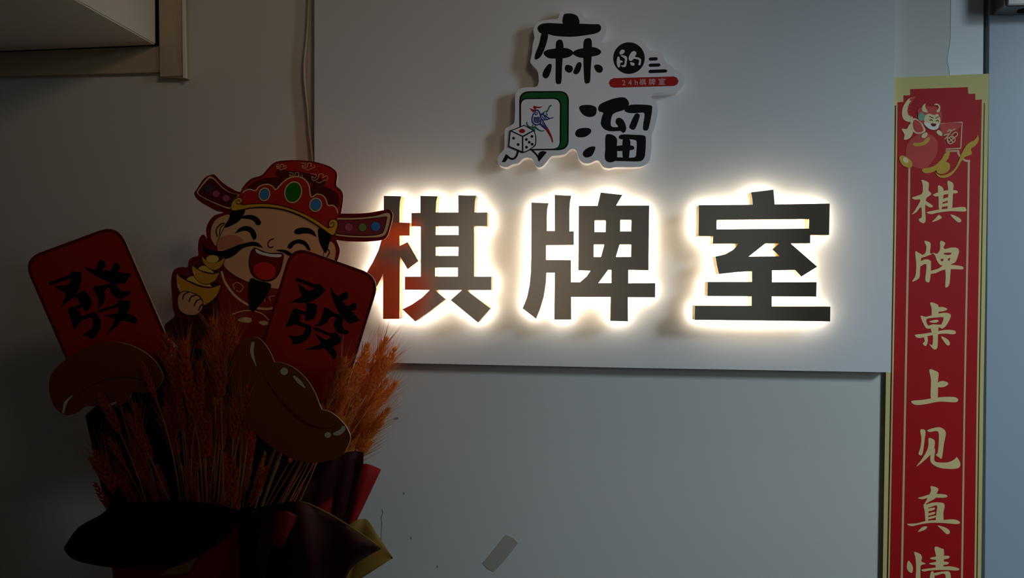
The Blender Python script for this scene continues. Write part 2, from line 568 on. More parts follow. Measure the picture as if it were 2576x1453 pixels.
r = big_letter([[MU], QI], cA, (1080, 802), 'dark steel backlit letter 棋 partly behind the red hat and card')
studs(r, cA, [(300, 300), (290, 1150), (610, 600), (945, 600), (610, 940), (945, 940)])
r = big_letter([PAI], cB, (1480, 802), 'dark steel backlit letter 牌 in the middle of the board')
studs(r, cB, [(260, 350), (465, 1150), (680, 400), (1140, 400), (960, 1150)])
r = big_letter([SHI], cC, (1917, 802), 'dark steel backlit letter 室 on the right of the board')
studs(r, cC, [(270, 350), (1250, 350), (750, 300), (250, 1200), (1250, 1200), (750, 980)])

# ------------------------------------------------------------------ logo plate
cD = crop(1220, 0, 3.159)
LO = 0.062
LOGO = [(580, 145), (600, 90), (640, 68), (695, 62), (745, 75), (775, 105), (800, 140), (850, 145), (900, 148), (945, 170), (968, 215), (960, 265), (935, 305), (925, 330), (960, 348), (1010, 342), (1050, 310), (1120, 290), (1190, 295), (1260, 330), (1295, 385), (1320, 408), (1370, 405), (1405, 425), (1420, 455), (1430, 485), (1480, 520), (1510, 555), (1550, 565), (1580, 600), (1584, 650), (1560, 700), (1530, 725), (1480, 733), (1345, 737), (1322, 760), (1330, 785), (1355, 800), (1372, 850), (1370, 920), (1345, 1020), (1325, 1070), (1325, 1150), (1318, 1220), (1305, 1280), (1260, 1318), (1180, 1328), (1040, 1328), (990, 1337), (940, 1325), (910, 1283), (880, 1275), (830, 1297), (780, 1292), (745, 1255), (730, 1200), (700, 1182), (670, 1192), (640, 1222), (590, 1235), (530, 1242), (490, 1285), (455, 1322), (420, 1328), (400, 1310), (390, 1285), (375, 1262), (340, 1252), (300, 1262), (265, 1295), (220, 1305), (170, 1328), (120, 1315), (100, 1285), (105, 1240), (140, 1200), (155, 1165), (155, 1060), (165, 1020), (215, 990), (235, 960), (240, 850), (240, 760), (262, 715), (310, 695), (400, 690), (425, 660), (425, 600), (415, 560), (385, 525), (360, 490), (372, 430), (380, 350), (393, 300), (385, 240), (410, 185), (450, 165), (520, 155)]
c = P(1450, 420, PO)
lg = empty('logo_sign', (c.x, -PO, c.z), 'white contour cut plaque with a mahjong tile and brush lettering above the letters', 'logo sign')
plate('backing', smooth(LOGO, 4), cD, LO, PO, ACRYL, ACRYL, ACRYL, lg)
MA = [[(625, 120), (655, 108), (700, 110), (740, 135), (743, 195), (625, 195)],
      [(418, 225), (440, 195), (500, 183), (625, 188), (743, 188), (860, 192), (905, 193), (922, 215), (915, 245), (870, 268), (760, 285), (680, 292), (560, 285), (500, 270), (440, 262)],
      [(455, 255), (500, 265), (490, 340), (455, 430), (425, 465), (398, 470), (400, 430), (430, 350)],
      [(565, 340), (590, 315), (615, 325), (625, 380), (618, 460), (612, 540), (607, 650), (585, 667), (563, 650), (562, 540), (563, 440)],
      [(467, 425), (485, 400), (540, 388), (600, 380), (660, 385), (699, 410), (690, 440), (640, 460), (560, 465), (500, 458)],
      [(505, 510), (530, 515), (525, 560), (505, 610), (480, 622), (458, 600), (470, 555)],
      [(635, 540), (650, 515), (690, 525), (698, 555), (675, 577), (645, 565)],
      [(785, 330), (815, 303), (845, 315), (850, 380), (847, 460), (840, 560), (835, 645), (815, 662), (793, 650), (785, 540), (783, 440)],
      [(697, 425), (730, 395), (800, 380), (870, 375), (922, 405), (905, 435), (840, 450), (760, 458)],
      [(735, 500), (760, 495), (768, 520), (752, 570), (725, 590), (703, 575), (715, 540)],
      [(868, 530), (885, 512), (920, 520), (937, 545), (925, 575), (890, 570)]]
LIU = [[(750, 860), (765, 838), (830, 833), (880, 850), (887, 885), (870, 920), (820, 928), (775, 905)],
       [(718, 1055), (740, 1025), (800, 1015), (840, 1025), (840, 1055), (800, 1085), (750, 1090), (725, 1080)],
       [(778, 1225), (790, 1195), (830, 1168), (875, 1165), (870, 1200), (845, 1240), (800, 1250)],
       [(900, 860), (920, 825), (1000, 790), (1060, 775), (1110, 775), (1138, 800), (1143, 835), (1110, 870), (1050, 890), (1015, 910), (1000, 960), (1003, 1000), (1030, 1010), (1060, 1005), (1040, 975), (1045, 945), (1070, 935), (1100, 955), (1120, 1000), (1120, 1035), (1100, 1055), (1075, 1040), (1000, 1042), (950, 1025), (922, 985), (930, 930), (940, 895), (910, 885)],
       [(1110, 875), (1150, 835), (1230, 830), (1320, 838), (1328, 870), (1320, 930), (1300, 1020), (1280, 1037), (1258, 1025), (1260, 980), (1268, 930), (1262, 895), (1200, 898), (1140, 895)],
       [(1195, 905), (1228, 910), (1225, 940), (1200, 1010), (1180, 1030), (1150, 1015), (1155, 985)],
       [(960, 1080), (990, 1065), (1030, 1080), (1050, 1110), (1048, 1160), (1050, 1250), (1030, 1280), (985, 1288), (955, 1260), (957, 1180)],
       [(1065, 1085), (1090, 1068), (1180, 1070), (1260, 1075), (1278, 1100), (1275, 1200), (1265, 1255), (1230, 1280), (1130, 1280), (1030, 1275), (1035, 1250), (1140, 1252), (1195, 1245), (1205, 1200), (1207, 1130), (1195, 1112), (1150, 1105), (1080, 1105)],
       [(1098, 1100), (1150, 1108), (1155, 1160), (1150, 1200), (1140, 1258), (1098, 1256)],
       [(1042, 1160), (1160, 1155), (1185, 1170), (1170, 1190), (1042, 1198)]]
for g in (MA, LIU):
    pr = Print(cD, LO + 0.0004)
    for s in g:
        pr.add(smooth(s, 4), INK)
    pr.build('brush_character', lg)
cK = crop(1500, 100, 9.6875)
pr = Print(cK, LO + 0.0004)
pr.add(ell(798, 445, 383, 385, n=48), INK)
for s in ([(565, 330), (590, 265), (640, 238), (690, 260), (688, 305), (640, 350), (585, 358)],
          [(515, 430), (540, 402), (568, 440), (575, 500), (582, 560), (580, 640), (550, 675), (515, 640), (500, 570), (500, 500)],
          [(570, 495), (620, 512), (652, 530), (625, 552), (570, 560)],
          [(590, 385), (640, 378), (710, 392), (752, 435), (745, 520), (735, 600), (715, 650), (670, 665), (605, 640), (615, 622), (665, 618), (685, 590), (695, 520), (695, 465), (650, 425)],
          [(800, 400), (850, 310), (920, 275), (970, 300), (975, 350), (945, 415), (1020, 430), (1085, 465), (1092, 520), (1080, 600), (1050, 622), (1025, 600), (1040, 540), (1035, 490), (980, 470), (910, 465), (880, 500), (825, 515), (792, 470)],
          [(825, 550), (880, 550), (930, 575), (930, 615), (885, 635), (840, 605)]):
    pr.add(smooth(s, 4), ACRYL, 1)
pr.build('round_character', lg)
pr = Print(cK, LO + 0.0004)
for y, x0_, x1_, t in ((466, 1280, 1500, -3), (617, 1280, 1565, -4), (768, 1275, 1728, -10)):
    pr.add(stroke([(x0_ + 40, y + 3), (x1_ - 40, y + t)], 80), INK)
pr.build('speed_line', lg)
pr = Print(cK, LO + 0.0004)
pr.add(stroke([(425, 1050), (1890, 1008)], 232), PRED)
pill = pr.build('red_pill', lg)


def text_mesh(body, px, py, height_px, off, m, name, parent, rot=0.0, thick=0.0):
    cu = bpy.data.curves.new(name, 'FONT')
    cu.body = body
    cu.align_x, cu.align_y = 'CENTER', 'BOTTOM_BASELINE'
    cu.offset = thick
    tmp = bpy.data.objects.new(name, cu)
    COL.objects.link(tmp)
    dg = bpy.context.evaluated_depsgraph_get()
    me = bpy.data.meshes.new_from_object(tmp.evaluated_get(dg))
    bpy.data.objects.remove(tmp)
    zs = [v.co.y for v in me.vertices]
    s = (P(px, py - height_px, off).z - P(px, py, off).z) / max(1e-6, max(zs) - min(zs))
    q = P(px, py, off)
    o0 = Vector(parent.location)
    if parent.parent is not None:
        o0 = o0 + Vector(parent.parent.location)
    xs = [v.co.x for v in me.vertices]
    mx, mz = (min(xs) + max(xs)) / 2, min(zs)
    cr, sr = math.cos(rot), math.sin(rot)
    for v in me.vertices:
        x, z = (v.co.x - mx) * s, (v.co.y - mz) * s
        v.co = Vector((q.x + x * cr - z * sr, -off, q.z + x * sr + z * cr)) - o0
    me.materials.clear(); me.materials.append(m)
    me.name = name
    return link(bpy.data.objects.new(name, me), parent)


for ch, cx, by, h in (('2', 672, 1112, 130), ('4', 822, 1107, 130), ('h', 975, 1103, 130)):
    x, y = cK((cx, by))
    text_mesh(ch, x, y, h / 9.6875, LO + 0.0009, PPINK, 'small_lettering', lg, math.radians(1.6), 0.012)
for comps, box_, x0_, y0_, w_, h_ in (([[MU], QI], (40, 176, 1162, 1283), 1050, 950, 165, 158), ([PAI], (120, 152, 1275, 1273), 1275, 940, 168, 165), ([SHI], (165, 127, 1346, 1273), 1515, 935, 165, 165)):
    sx, sy = w_ / (box_[2] - box_[0]), h_ / (box_[3] - box_[1])
    pr = Print(cK, LO + 0.0009)
    for loops in comps:
        pr.add([[(x0_ + (p[0] - box_[0]) * sx, y0_ + (p[1] - box_[1]) * sy) for p in l] for l in loops], PPINK)
    pr.build('small_lettering', lg)

# mahjong tile, bird, die
cM = crop(1270, 220, 7.2667)
pr = Print(cM, LO + 0.0004)
pr.add(rrect([(265, 68), (1172, 62), (1166, 1142), (268, 1150)], [170, 170, 170, 60]), INK, 0)
pr.add(rrect([(292, 96), (1143, 90), (1138, 1112), (292, 1110)], [150, 145, 150, 40]), PGRN, 1)
pr.add(rrect([(270, 190), (1035, 185), (1030, 1125), (270, 1130)], [140, 140, 160, 30]), INK, 2)
pr.add(rrect([(297, 215), (1005, 208), (1000, 1115), (297, 1125)], [110, 120, 120, 20]), ACRYL, 3)
tile = pr.build('mahjong_tile', lg)
pr = Print(cM, LO + 0.0014)
for pts, w, m, ly in (
        ([(535, 460), (505, 530), (500, 620), (540, 670), (600, 682), (650, 645), (662, 570), (640, 470), (600, 415), (560, 425), (535, 460)], 17, PBLUE, 0),
        ([(540, 540), (535, 625)], 14, PBLUE, 0), ([(562, 545), (560, 645)], 14, PBLUE, 0), ([(585, 545), (588, 648)], 14, PBLUE, 0), ([(608, 540), (612, 645)], 14, PBLUE, 0), ([(630, 540), (636, 625)], 12, PBLUE, 0),
        ([(655, 520), (690, 490), (760, 530), (820, 565), (890, 545)], (14, 18, 12), PBLUE, 0), ([(660, 560), (700, 590), (770, 585), (830, 565)], 14, PBLUE, 0), ([(680, 530), (735, 580)], 10, PBLUE, 0), ([(712, 515), (765, 575)], 10, PBLUE, 0), ([(660, 500), (720, 470)], 12, PBLUE, 0),
        ([(640, 670), (700, 720), (760, 770)], 15, PBLUE, 0), ([(690, 600), (735, 680), (780, 745)], 15, PBLUE, 0), ([(680, 640), (750, 740)], 8, PBLUE, 0), ([(700, 630), (765, 735)], 8, PBLUE, 0), ([(660, 660), (750, 745)], 8, PBLUE, 0),
        ([(650, 490), (720, 450), (790, 410), (815, 350), (855, 325)], (8, 18, 22), PGRN2, 1), ([(790, 415), (760, 470), (780, 500)], 11, PGRN2, 1), ([(740, 510), (780, 490)], 9, PGRN2, 1),
        ([(402, 625), (410, 680), (460, 720), (560, 730), (620, 775), (680, 795), (725, 780)], (14, 24, 10), PGRN2, 1), ([(510, 680), (520, 760), (550, 800)], 14, PGRN2, 1), ([(560, 690), (545, 780)], 12, PGRN2, 1)):
    pr.add(stroke(pts, tuple(q_ * 1.2 for q_ in w) if isinstance(w, tuple) else w * 1.3, 4), m, ly)
pr.add(ell(574, 475, 30, 30), PBLUE, 1); pr.add(ell(574, 475, 14, 14), ACRYL, 2)
pr.add(smooth([(457, 380, 1), (500, 392), (545, 405), (520, 360), (540, 335), (600, 350), (690, 345, 1), (640, 375), (570, 378), (570, 405), (540, 425), (522, 458, 1), (490, 420)]), PRED, 1)
pr.add(smooth([(752, 768), (785, 740), (830, 820), (870, 920), (885, 1000, 1), (870, 1003, 1), (830, 900)]), PRED, 1)
pr.build('printed_bird', tile)
pr = Print(cM, LO + 0.0024)
pr.add(smooth([(352, 682, 1), (110, 780, 1), (90, 800), (65, 1075), (75, 1085), (320, 1192, 1), (345, 1190), (420, 1165), (500, 1110), (565, 1050), (575, 930), (555, 830), (520, 765, 1)], 4), INK, 0)
pr.add([(352, 700), (130, 790), (325, 880), (505, 785)], ACRYL, 1)
pr.add([(108, 805), (312, 900), (312, 1162), (82, 1068)], ACRYL, 1)
pr.add(smooth([(338, 905, 1), (520, 800, 1), (545, 850), (556, 940), (546, 1040), (480, 1105), (400, 1155), (338, 1172, 1)], 4), ACRYL, 1)
pr.add(ell(315, 795, 56, 40), PRED, 2)
for x, y in ((160, 926), (243, 1040), (394, 950), (496, 894), (447, 1000), (500, 1035), (396, 1090)):
    pr.add(ell(x, y, 25, 25), INK, 2)
pr.build('printed_die', tile)
pr = Print(cM, LO + 0.0004)
pr.add(stroke([(238, 1150), (225, 1220), (180, 1290), (110, 1300), (30, 1240)], 36), INK)
pr.add([(20, 1215), (70, 1265), (35, 1330), (0, 1365), (-55, 1360)], INK)
pr.build('tile_leg', lg)
pr = Print(cM, LO + 0.0004)
pr.add(stroke([(500, 1150), (560, 1205), (610, 1270), (625, 1330)], 30), INK)
pr.add(smooth([(625, 1355, 1), (612, 1230), (640, 1180), (700, 1160), (768, 1182, 1)]), INK)
pr.build('tile_leg', lg)

# ------------------------------------------------------------------ red couplet banner
cH, cI, cJ = crop(2200, 170, 3.38), crop(2220, 560, 3.157), crop(2200, 1000, 3.207)
CO = 0.009
q = P(2350, 1500, 0)
cp = empty('couplet_banner', (q.x, -CO, q.z), 'tall red and gold vertical couplet banner hung between board and door', 'banner')
plate('paper', [(2240, 196), (2488, 185), (2481, 600), (2474, 1000), (2466, 1620), (2218, 1620), (2228, 1000)], ID, CO, CO - 0.0012, PAPER, PAPER, PAPER, cp)
pr = Print(ID, CO + 0.0003)
pr.add([(2290, 224), (2435, 219), (2436, 236), (2453.5, 235.5), (2454, 251), (2470, 250), (2464, 560), (2457, 1000), (2449, 1620), (2235, 1620), (2247, 1000), (2255, 560), (2258, 257), (2273, 256), (2273, 240), (2290, 239)], CRED)
pr.build('red_field', cp)
pr = Print(ID, CO + 0.0003)
for l in ([(2251.5, 265), (2254.5, 265), (2250, 600), (2243, 1000), (2231, 1620), (2227.5, 1620), (2239.5, 1000), (2247, 600)],
          [(2475.5, 259), (2477.5, 259), (2471.5, 600), (2464.5, 1000), (2457, 1620), (2454.5, 1620), (2462, 1000), (2469, 600)]):
    pr.add(l, CBROWN)
pr.build('brown_rule', cp)
pr = Print(ID, CO + 0.0006)
pr.add([(2285, 421), (2290, 421), (2288.5, 560), (2279.5, 1020), (2268, 1620), (2262.5, 1620), (2274.5, 1020), (2283, 560)], CLINE)
pr.add([(2434.5, 402), (2440, 402), (2437.5, 560), (2428.5, 1020), (2420, 1620), (2415, 1620), (2424, 1020), (2432.5, 560)], CLINE)
pr.add(cH((0, 0)) and [cH(p) for p in stroke([(806, 795), (770, 788), (740, 765), (715, 735), (712, 707)], 18)], CLINE)
pr.add([cH(p) for p in stroke([(712, 707), (605, 710)], 14)], CLINE)
for a_, b_ in (((565, 478), (745, 464)), ((745, 464), (733, 686)), ((733, 686), (605, 692))):
    pr.add([cH(p) for p in stroke([a_, b_], 10)], CLINE)
pr.build('gold_frame', cp)
# printed picture: dragon child leaning on a round lucky bag
pr = Print(cH, CO + 0.0008, 0.00015)
S = lambda pts, m, ly=0, k=4: pr.add(smooth(pts, k), m, ly)
S([(265, 750), (275, 660), (330, 590), (420, 550), (520, 545), (585, 590), (608, 670), (590, 750), (530, 820), (440, 860), (350, 850), (290, 810)], CREDL, 0)
S([(420, 545), (500, 540), (575, 585), (605, 665), (590, 745), (530, 815), (450, 850), (520, 760), (540, 650), (500, 580)], CRED, 1)
S([(330, 640), (400, 635), (455, 590), (470, 610), (430, 655), (345, 668)], CYEL, 2)
S([(405, 862), (500, 840), (560, 790), (600, 730), (640, 700), (625, 775), (560, 840), (500, 885), (430, 897)], CYEL, 3)
S([(235, 410), (240, 340), (275, 280), (300, 260), (340, 250), (325, 280), (300, 300), (282, 350), (290, 400), (325, 420), (310, 460), (260, 450)], CCREAM, 1)
S([(300, 268), (335, 250), (330, 278), (310, 285)], CREDL, 2)
for i, (x, y) in enumerate(((305, 305), (290, 335), (285, 365), (292, 395), (312, 412))):
    pr.add([(x - 8, y - 8), (x + 16, y - 6), (x - 4, y + 12)], CREDL, 2)
S([(232, 522), (275, 520), (300, 480), (335, 500), (320, 570), (290, 605), (250, 610), (255, 570)], CCREAM, 1)
S([(305, 460), (335, 430), (390, 455), (430, 520), (425, 548), (360, 562), (320, 530)], CCREAM, 2)
S([(325, 470), (345, 442), (390, 470), (415, 535), (365, 552), (335, 525)], CREDL, 3)
S([(370, 400), (365, 365), (400, 335), (440, 330), (530, 335), (570, 380), (575, 430), (560, 470), (545, 500), (500, 530), (440, 505), (400, 470), (370, 440)], CREDL, 3)
S([(420, 430), (450, 395), (530, 390), (560, 440), (550, 490), (505, 525), (450, 505)], CCREAM, 4)
S([(455, 370), (470, 340), (520, 335), (550, 365), (520, 400), (480, 395)], CREDL, 5)
S([(405, 365), (408, 325), (435, 305), (430, 330), (445, 360), (455, 380), (425, 378)], CCREAM, 5)
S([(525, 370), (545, 345), (535, 320), (505, 318), (525, 305), (555, 320), (558, 355), (545, 380)], CCREAM, 5)
S([(370, 410), (390, 380), (425, 395), (425, 435), (395, 452), (378, 440)], CGRN, 5)
S([(420, 465), (480, 475), (545, 480), (540, 515), (500, 530), (450, 510)], TEETH, 5)
S([(480, 475), (525, 478), (515, 498), (490, 498)], MOUTH, 6)
for q_ in ([(472, 450), (482, 440), (494, 452)], [(525, 455), (536, 445), (546, 458)], [(470, 415), (500, 428)], [(520, 430), (548, 415)]):
    pr.add(stroke(q_, 6), CBROWN, 6)
S([(398, 590), (410, 565), (445, 550), (450, 575), (425, 598)], CCREAM, 5)
S([(525, 545), (550, 530), (578, 560), (570, 580), (545, 572)], CCREAM, 5)
S([(210, 775), (225, 748), (265, 755), (310, 790), (322, 830), (295, 852), (240, 830)], CYEL, 4)
S([(240, 775), (265, 762), (290, 790), (280, 810), (255, 805)], CCREAM, 5)
S([(525, 870), (550, 820), (600, 800), (638, 820), (635, 870), (590, 900), (545, 900)], CYEL, 4)
S([(520, 890), (560, 915), (620, 905), (680, 860), (720, 780), (740, 730), (790, 650), (850, 615), (880, 570, 1), (885, 620), (850, 670), (820, 690), (825, 735), (770, 760), (735, 800), (700, 860), (650, 915), (590, 937), (540, 925)], CYEL, 3)
S([(570, 478), (740, 470), (700, 530), (650, 540), (600, 570), (560, 530)], CREDL, 1)
pr.build('dragon_picture', cp)
pr = Print(cH, CO + 0.0013)       # slanted 福 on the little sheet
for s in ([(620, 545), (650, 520), (640, 560)], [(590, 575), (640, 560)], [(640, 560), (600, 605)], [(620, 590), (625, 640)]):
    pr.add(stroke(s, 10), CLINE)
for s in ([(645, 545), (685, 520)], [(650, 575), (690, 548), (705, 572), (665, 600), (650, 575)], [(612, 610), (660, 582), (685, 618), (640, 648), (612, 610)], [(630, 632), (675, 600)], [(638, 598), (664, 632)]):
    pr.add(stroke(s, 9), CLINE)
pr.build('fortune_character', cp)

COUP = [
 (cH, [[(400, 955), (440, 965), (462, 985), (458, 1040), (470, 1055), (483, 1075), (442, 1108), (436, 1140), (430, 1200), (435, 1290), (420, 1322), (385, 1308), (378, 1285), (400, 1270), (396, 1185), (355, 1228), (318, 1247), (345, 1210), (390, 1125), (345, 1122), (318, 1105), (360, 1090), (405, 1068), (410, 1000)],
       [(432, 1132), (470, 1155), (497, 1175), (482, 1188), (455, 1180), (434, 1162)],
       [(540, 1003), (580, 1020), (588, 1060), (580, 1130), (572, 1202), (548, 1202), (545, 1130), (543, 1080)],
       [(620, 965), (660, 975), (672, 1000), (668, 1040), (664, 1130), (656, 1205), (622, 1205), (622, 1130), (628, 1050)],
       [(497, 1080), (540, 1060), (620, 1042), (690, 1042), (708, 1058), (695, 1067), (620, 1074), (545, 1092), (515, 1093)],
       [(578, 1118), (625, 1104), (625, 1127), (578, 1142)], [(576, 1160), (625, 1150), (625, 1173), (574, 1182)],
       [(443, 1230), (500, 1215), (600, 1200), (750, 1183), (778, 1200), (770, 1222), (650, 1220), (540, 1232), (480, 1245)],
       [(545, 1252), (572, 1275), (530, 1300), (488, 1310), (515, 1285)], [(645, 1248), (700, 1265), (735, 1290), (733, 1310), (710, 1313), (680, 1290)]]),
 (cI, [[(260, 230), (290, 240), (310, 250), (312, 262), (305, 300), (298, 380), (290, 440), (235, 467), (262, 420), (268, 330)],
       [(333, 145), (375, 155), (383, 180), (378, 240), (400, 245), (315, 277), (306, 262), (340, 240), (348, 190)],
       [(300, 312), (340, 290), (380, 300), (385, 340), (380, 430), (370, 472), (345, 465), (340, 440), (348, 330), (300, 345)],
       [[(400, 238), (430, 246), (448, 230), (458, 200), (460, 145), (498, 160), (485, 195), (500, 208), (545, 197), (590, 200), (608, 225), (590, 290), (570, 318), (520, 335), (465, 338), (432, 300), (420, 265)], [(488, 240), (545, 238), (536, 254), (495, 253)], [(460, 290), (484, 286), (480, 304), (468, 305)], [(522, 284), (538, 280), (530, 300), (520, 298)]],
       [(375, 385), (440, 365), (500, 330), (560, 335), (630, 345), (642, 360), (630, 370), (560, 368), (480, 375), (420, 400), (375, 405)],
       [(500, 330), (540, 330), (538, 420), (530, 490), (510, 512), (498, 505), (502, 430)]]),
 (cI, [[(380, 633), (430, 645), (445, 665), (440, 740), (395, 745), (390, 680)], [(435, 675), (480, 668), (515, 685), (490, 700), (435, 704)],
       [[(303, 740), (345, 746), (400, 732), (480, 715), (530, 720), (542, 745), (510, 810), (475, 840), (455, 832), (400, 838), (350, 838), (325, 800)], [(350, 764), (430, 752), (484, 752), (475, 790), (462, 808), (400, 806), (362, 815)]],
       [(370, 785), (420, 770), (447, 778), (420, 794)],
       [(258, 890), (330, 880), (420, 865), (500, 850), (570, 855), (582, 875), (560, 885), (480, 880), (380, 895), (290, 915)],
       [(385, 835), (440, 820), (440, 900), (438, 970), (430, 1000), (405, 1003), (370, 960), (395, 970), (400, 900)],
       [(330, 908), (355, 902), (360, 940), (345, 978), (320, 960), (335, 940)], [(465, 903), (510, 920), (535, 950), (528, 973), (505, 965)]]),
 (cI, [[(373, 1165), (420, 1175), (445, 1195), (440, 1260), (436, 1395), (385, 1400), (385, 1250)], [(432, 1272), (480, 1255), (523, 1275), (490, 1303), (432, 1302)],
       [(230, 1415), (320, 1405), (450, 1385), (560, 1382), (597, 1395), (598, 1415), (570, 1425), (450, 1420), (340, 1440), (260, 1445)]]),
 (cJ, [[(370, 258), (410, 265), (405, 330), (390, 440), (375, 465), (355, 450), (370, 400), (378, 330)],
       [(425, 262), (470, 245), (520, 237), (560, 255), (575, 290), (560, 370), (543, 485), (520, 480), (495, 460), (510, 440), (518, 350), (512, 272), (445, 276)],
       [(437, 325), (475, 335), (487, 360), (475, 420), (430, 480), (338, 555), (385, 490), (420, 430), (435, 380)],
       [(460, 405), (488, 415), (482, 500), (510, 520), (590, 520), (640, 500), (663, 475, 1), (690, 520), (685, 560), (640, 573), (560, 570), (500, 555), (455, 520), (450, 470)]]),
 (cJ, [[(453, 713), (500, 722), (515, 740), (500, 775), (490, 810), (440, 838), (402, 860), (430, 805), (455, 750)],
       [(350, 808), (400, 793), (440, 780), (500, 775), (560, 778), (588, 790), (570, 805), (490, 805), (430, 808), (385, 817)],
       [(395, 860), (430, 868), (435, 930), (430, 1000), (412, 1000), (405, 920)],
       [(410, 866), (470, 845), (540, 845), (565, 865), (555, 930), (553, 1000), (498, 1000), (498, 930), (502, 868), (435, 886)],
       [(432, 895), (485, 885), (480, 903), (432, 915)], [(430, 935), (485, 920), (483, 937), (430, 950)], [(430, 965), (492, 950), (490, 965), (430, 980)],
       [(263, 1017), (340, 1012), (430, 990), (550, 985), (640, 980), (688, 1000), (670, 1018), (560, 1010), (460, 1008), (370, 1020), (300, 1035)],
       [(350, 1080), (390, 1040), (425, 1040), (405, 1065)], [(510, 1030), (570, 1045), (605, 1070), (603, 1095), (580, 1098), (545, 1065)]]),
 (cJ, [[(270, 1315), (295, 1335), (310, 1370), (300, 1412), (262, 1380)], [(320, 1243), (370, 1260), (383, 1290), (378, 1318), (412, 1338), (375, 1352), (370, 1400), (368, 1560), (330, 1560), (335, 1380), (330, 1290)],
       [(485, 1203), (540, 1215), (560, 1235), (550, 1375), (495, 1375), (497, 1290)], [(450, 1290), (540, 1275), (600, 1275), (590, 1297), (480, 1305)], [(440, 1335), (520, 1320), (595, 1325), (580, 1345), (480, 1348)],
       [(380, 1385), (480, 1370), (600, 1358), (678, 1375), (668, 1392), (560, 1388), (450, 1392), (400, 1400)],
       [(452, 1412), (482, 1418), (480, 1560), (440, 1560)], [(475, 1416), (560, 1400), (612, 1415), (610, 1560), (570, 1560), (570, 1424), (490, 1434)], [(478, 1470), (575, 1462), (575, 1480), (478, 1488)]]),
]
for tf, strokes in COUP:
    pr = Print(tf, CO + 0.0007)
    for s in strokes:
        if isinstance(s[0], list):
            pr.add([smooth(s[0], 4)] + [smooth(h, 3) for h in s[1:]], CGOLD)
        else:
            pr.add(smooth(s, 4), CGOLD)
    pr.build('calligraphy_character', cp)

# tape scrap on the wall below the board
tp = plate('tape_scrap', smooth([(1214, 1416, 1), (1240, 1385), (1272, 1345, 1), (1290, 1352), (1303, 1366, 1), (1275, 1402), (1242, 1438, 1), (1226, 1430)], 3), ID, 0.0007, 0.0002, TAPE, TAPE, TAPE, None)
tag(tp, 'greyish scrap of old tape stuck slantwise on the wall below the board', 'tape')

# ------------------------------------------------------------------ cut-out of the laughing man in the red hat
cE = crop(400, 380, 3.0266)
GO = 0.25
q = P(620, 900, GO)
god = empty('cutout_figure', (q.x, -GO, q.z), 'printed cutout of a laughing moustached man in a red official hat holding gold ingots', 'cutout')
GOD = [(268, 325), (290, 285), (345, 205), (400, 178), (430, 184), (470, 225), (530, 270), (612, 310), (640, 270), (700, 210), (780, 183), (830, 130), (870, 92), (930, 73), (1050, 68), (1180, 80), (1290, 112), (1345, 150), (1357, 190), (1350, 260), (1385, 295), (1402, 340), (1395, 420), (1385, 475, 1), (1500, 475), (1600, 468), (1700, 450), (1745, 442), (1772, 462), (1780, 500), (1755, 600), (1735, 650), (1700, 675), (1600, 687), (1500, 688), (1420, 685), (1350, 675, 1), (1375, 740), (1372, 790), (1350, 850), (1300, 920), (1260, 1000), (1260, 1250), (1240, 1600), (1150, 1960, 1), (330, 1960, 1), (230, 1600), (110, 1453), (60, 1410), (40, 1340), (60, 1305), (118, 1255), (105, 1200), (102, 1150), (95, 1050), (92, 980), (110, 910), (150, 885), (190, 882), (218, 880), (228, 830), (260, 805), (298, 795), (296, 740), (305, 670), (330, 637), (350, 642), (365, 668), (358, 600), (375, 545), (420, 490), (490, 468), (440, 455), (380, 425), (300, 375)]
plate('backing', smooth(GOD, 4), cE, GO, GO - 0.004, CARDB, CARDE, CARDBK, god)


def part(name, items, layer0=1, parent=None):
    pr_ = Print(cE, GO + 0.0003 * layer0)
    for it in items:
        loops, m = it[0], it[1]
        pr_.add(loops, m, it[2] if len(it) > 2 else 0)
    return pr_.build(name, parent or god)


s4 = lambda pts: smooth(pts, 4)
part('robe', [
    (s4([(470, 930), (520, 960), (690, 1010), (900, 1050), (1000, 1060), (1230, 1000), (1240, 1200), (1215, 1600), (1130, 1940, 1), (350, 1940, 1), (250, 1600), (150, 1440), (420, 1300), (450, 1100)]), ROBE, 0),
    (s4([(45, 1345), (120, 1270), (240, 1265), (330, 1180), (450, 1120), (440, 1300), (300, 1453), (200, 1520), (110, 1440)]), OUTL, 1),
    (stroke([(478, 920), (505, 1000), (580, 1100), (690, 1175), (800, 1200), (880, 1192)], 17), GCREAM, 1),
    (stroke([(560, 1240), (640, 1215), (720, 1215), (790, 1240), (840, 1290)], 8), GCREAM, 1),
    (s4([(600, 1290), (640, 1265), (700, 1270), (690, 1305)]), GCREAM, 1),
    (s4([(760, 1300), (810, 1290), (840, 1315), (790, 1325)]), GCREAM, 1),
    (stroke([(575, 1050), (565, 1015), (600, 1000), (640, 1030), (620, 1070), (590, 1060)], 5), GCREAM, 1),
    (stroke([(770, 1150), (760, 1120), (800, 1110), (805, 1140)], 5), GCREAM, 1),
    (stroke([(850, 1140), (840, 1110), (880, 1100)], 5), GCREAM, 1),
])
part('ear', [(s4([(395, 655), (397, 590), (425, 530), (480, 495), (540, 488), (500, 600), (440, 715), (410, 690)]), SKIN, 0), (stroke([(445, 650), (435, 600), (470, 555), (500, 550)], 10), OUTL, 1), (stroke([(460, 640), (470, 580), (495, 560)], 7), OUTL, 1)])
part('ear', [(s4([(1285, 690), (1325, 698), (1345, 750), (1340, 805), (1320, 850), (1230, 840), (1250, 720)]), SKIN, 0), (stroke([(1280, 740), (1298, 770), (1275, 810)], 9), OUTL, 1), (stroke([(1245, 755), (1225, 800)], 7), OUTL, 1)])
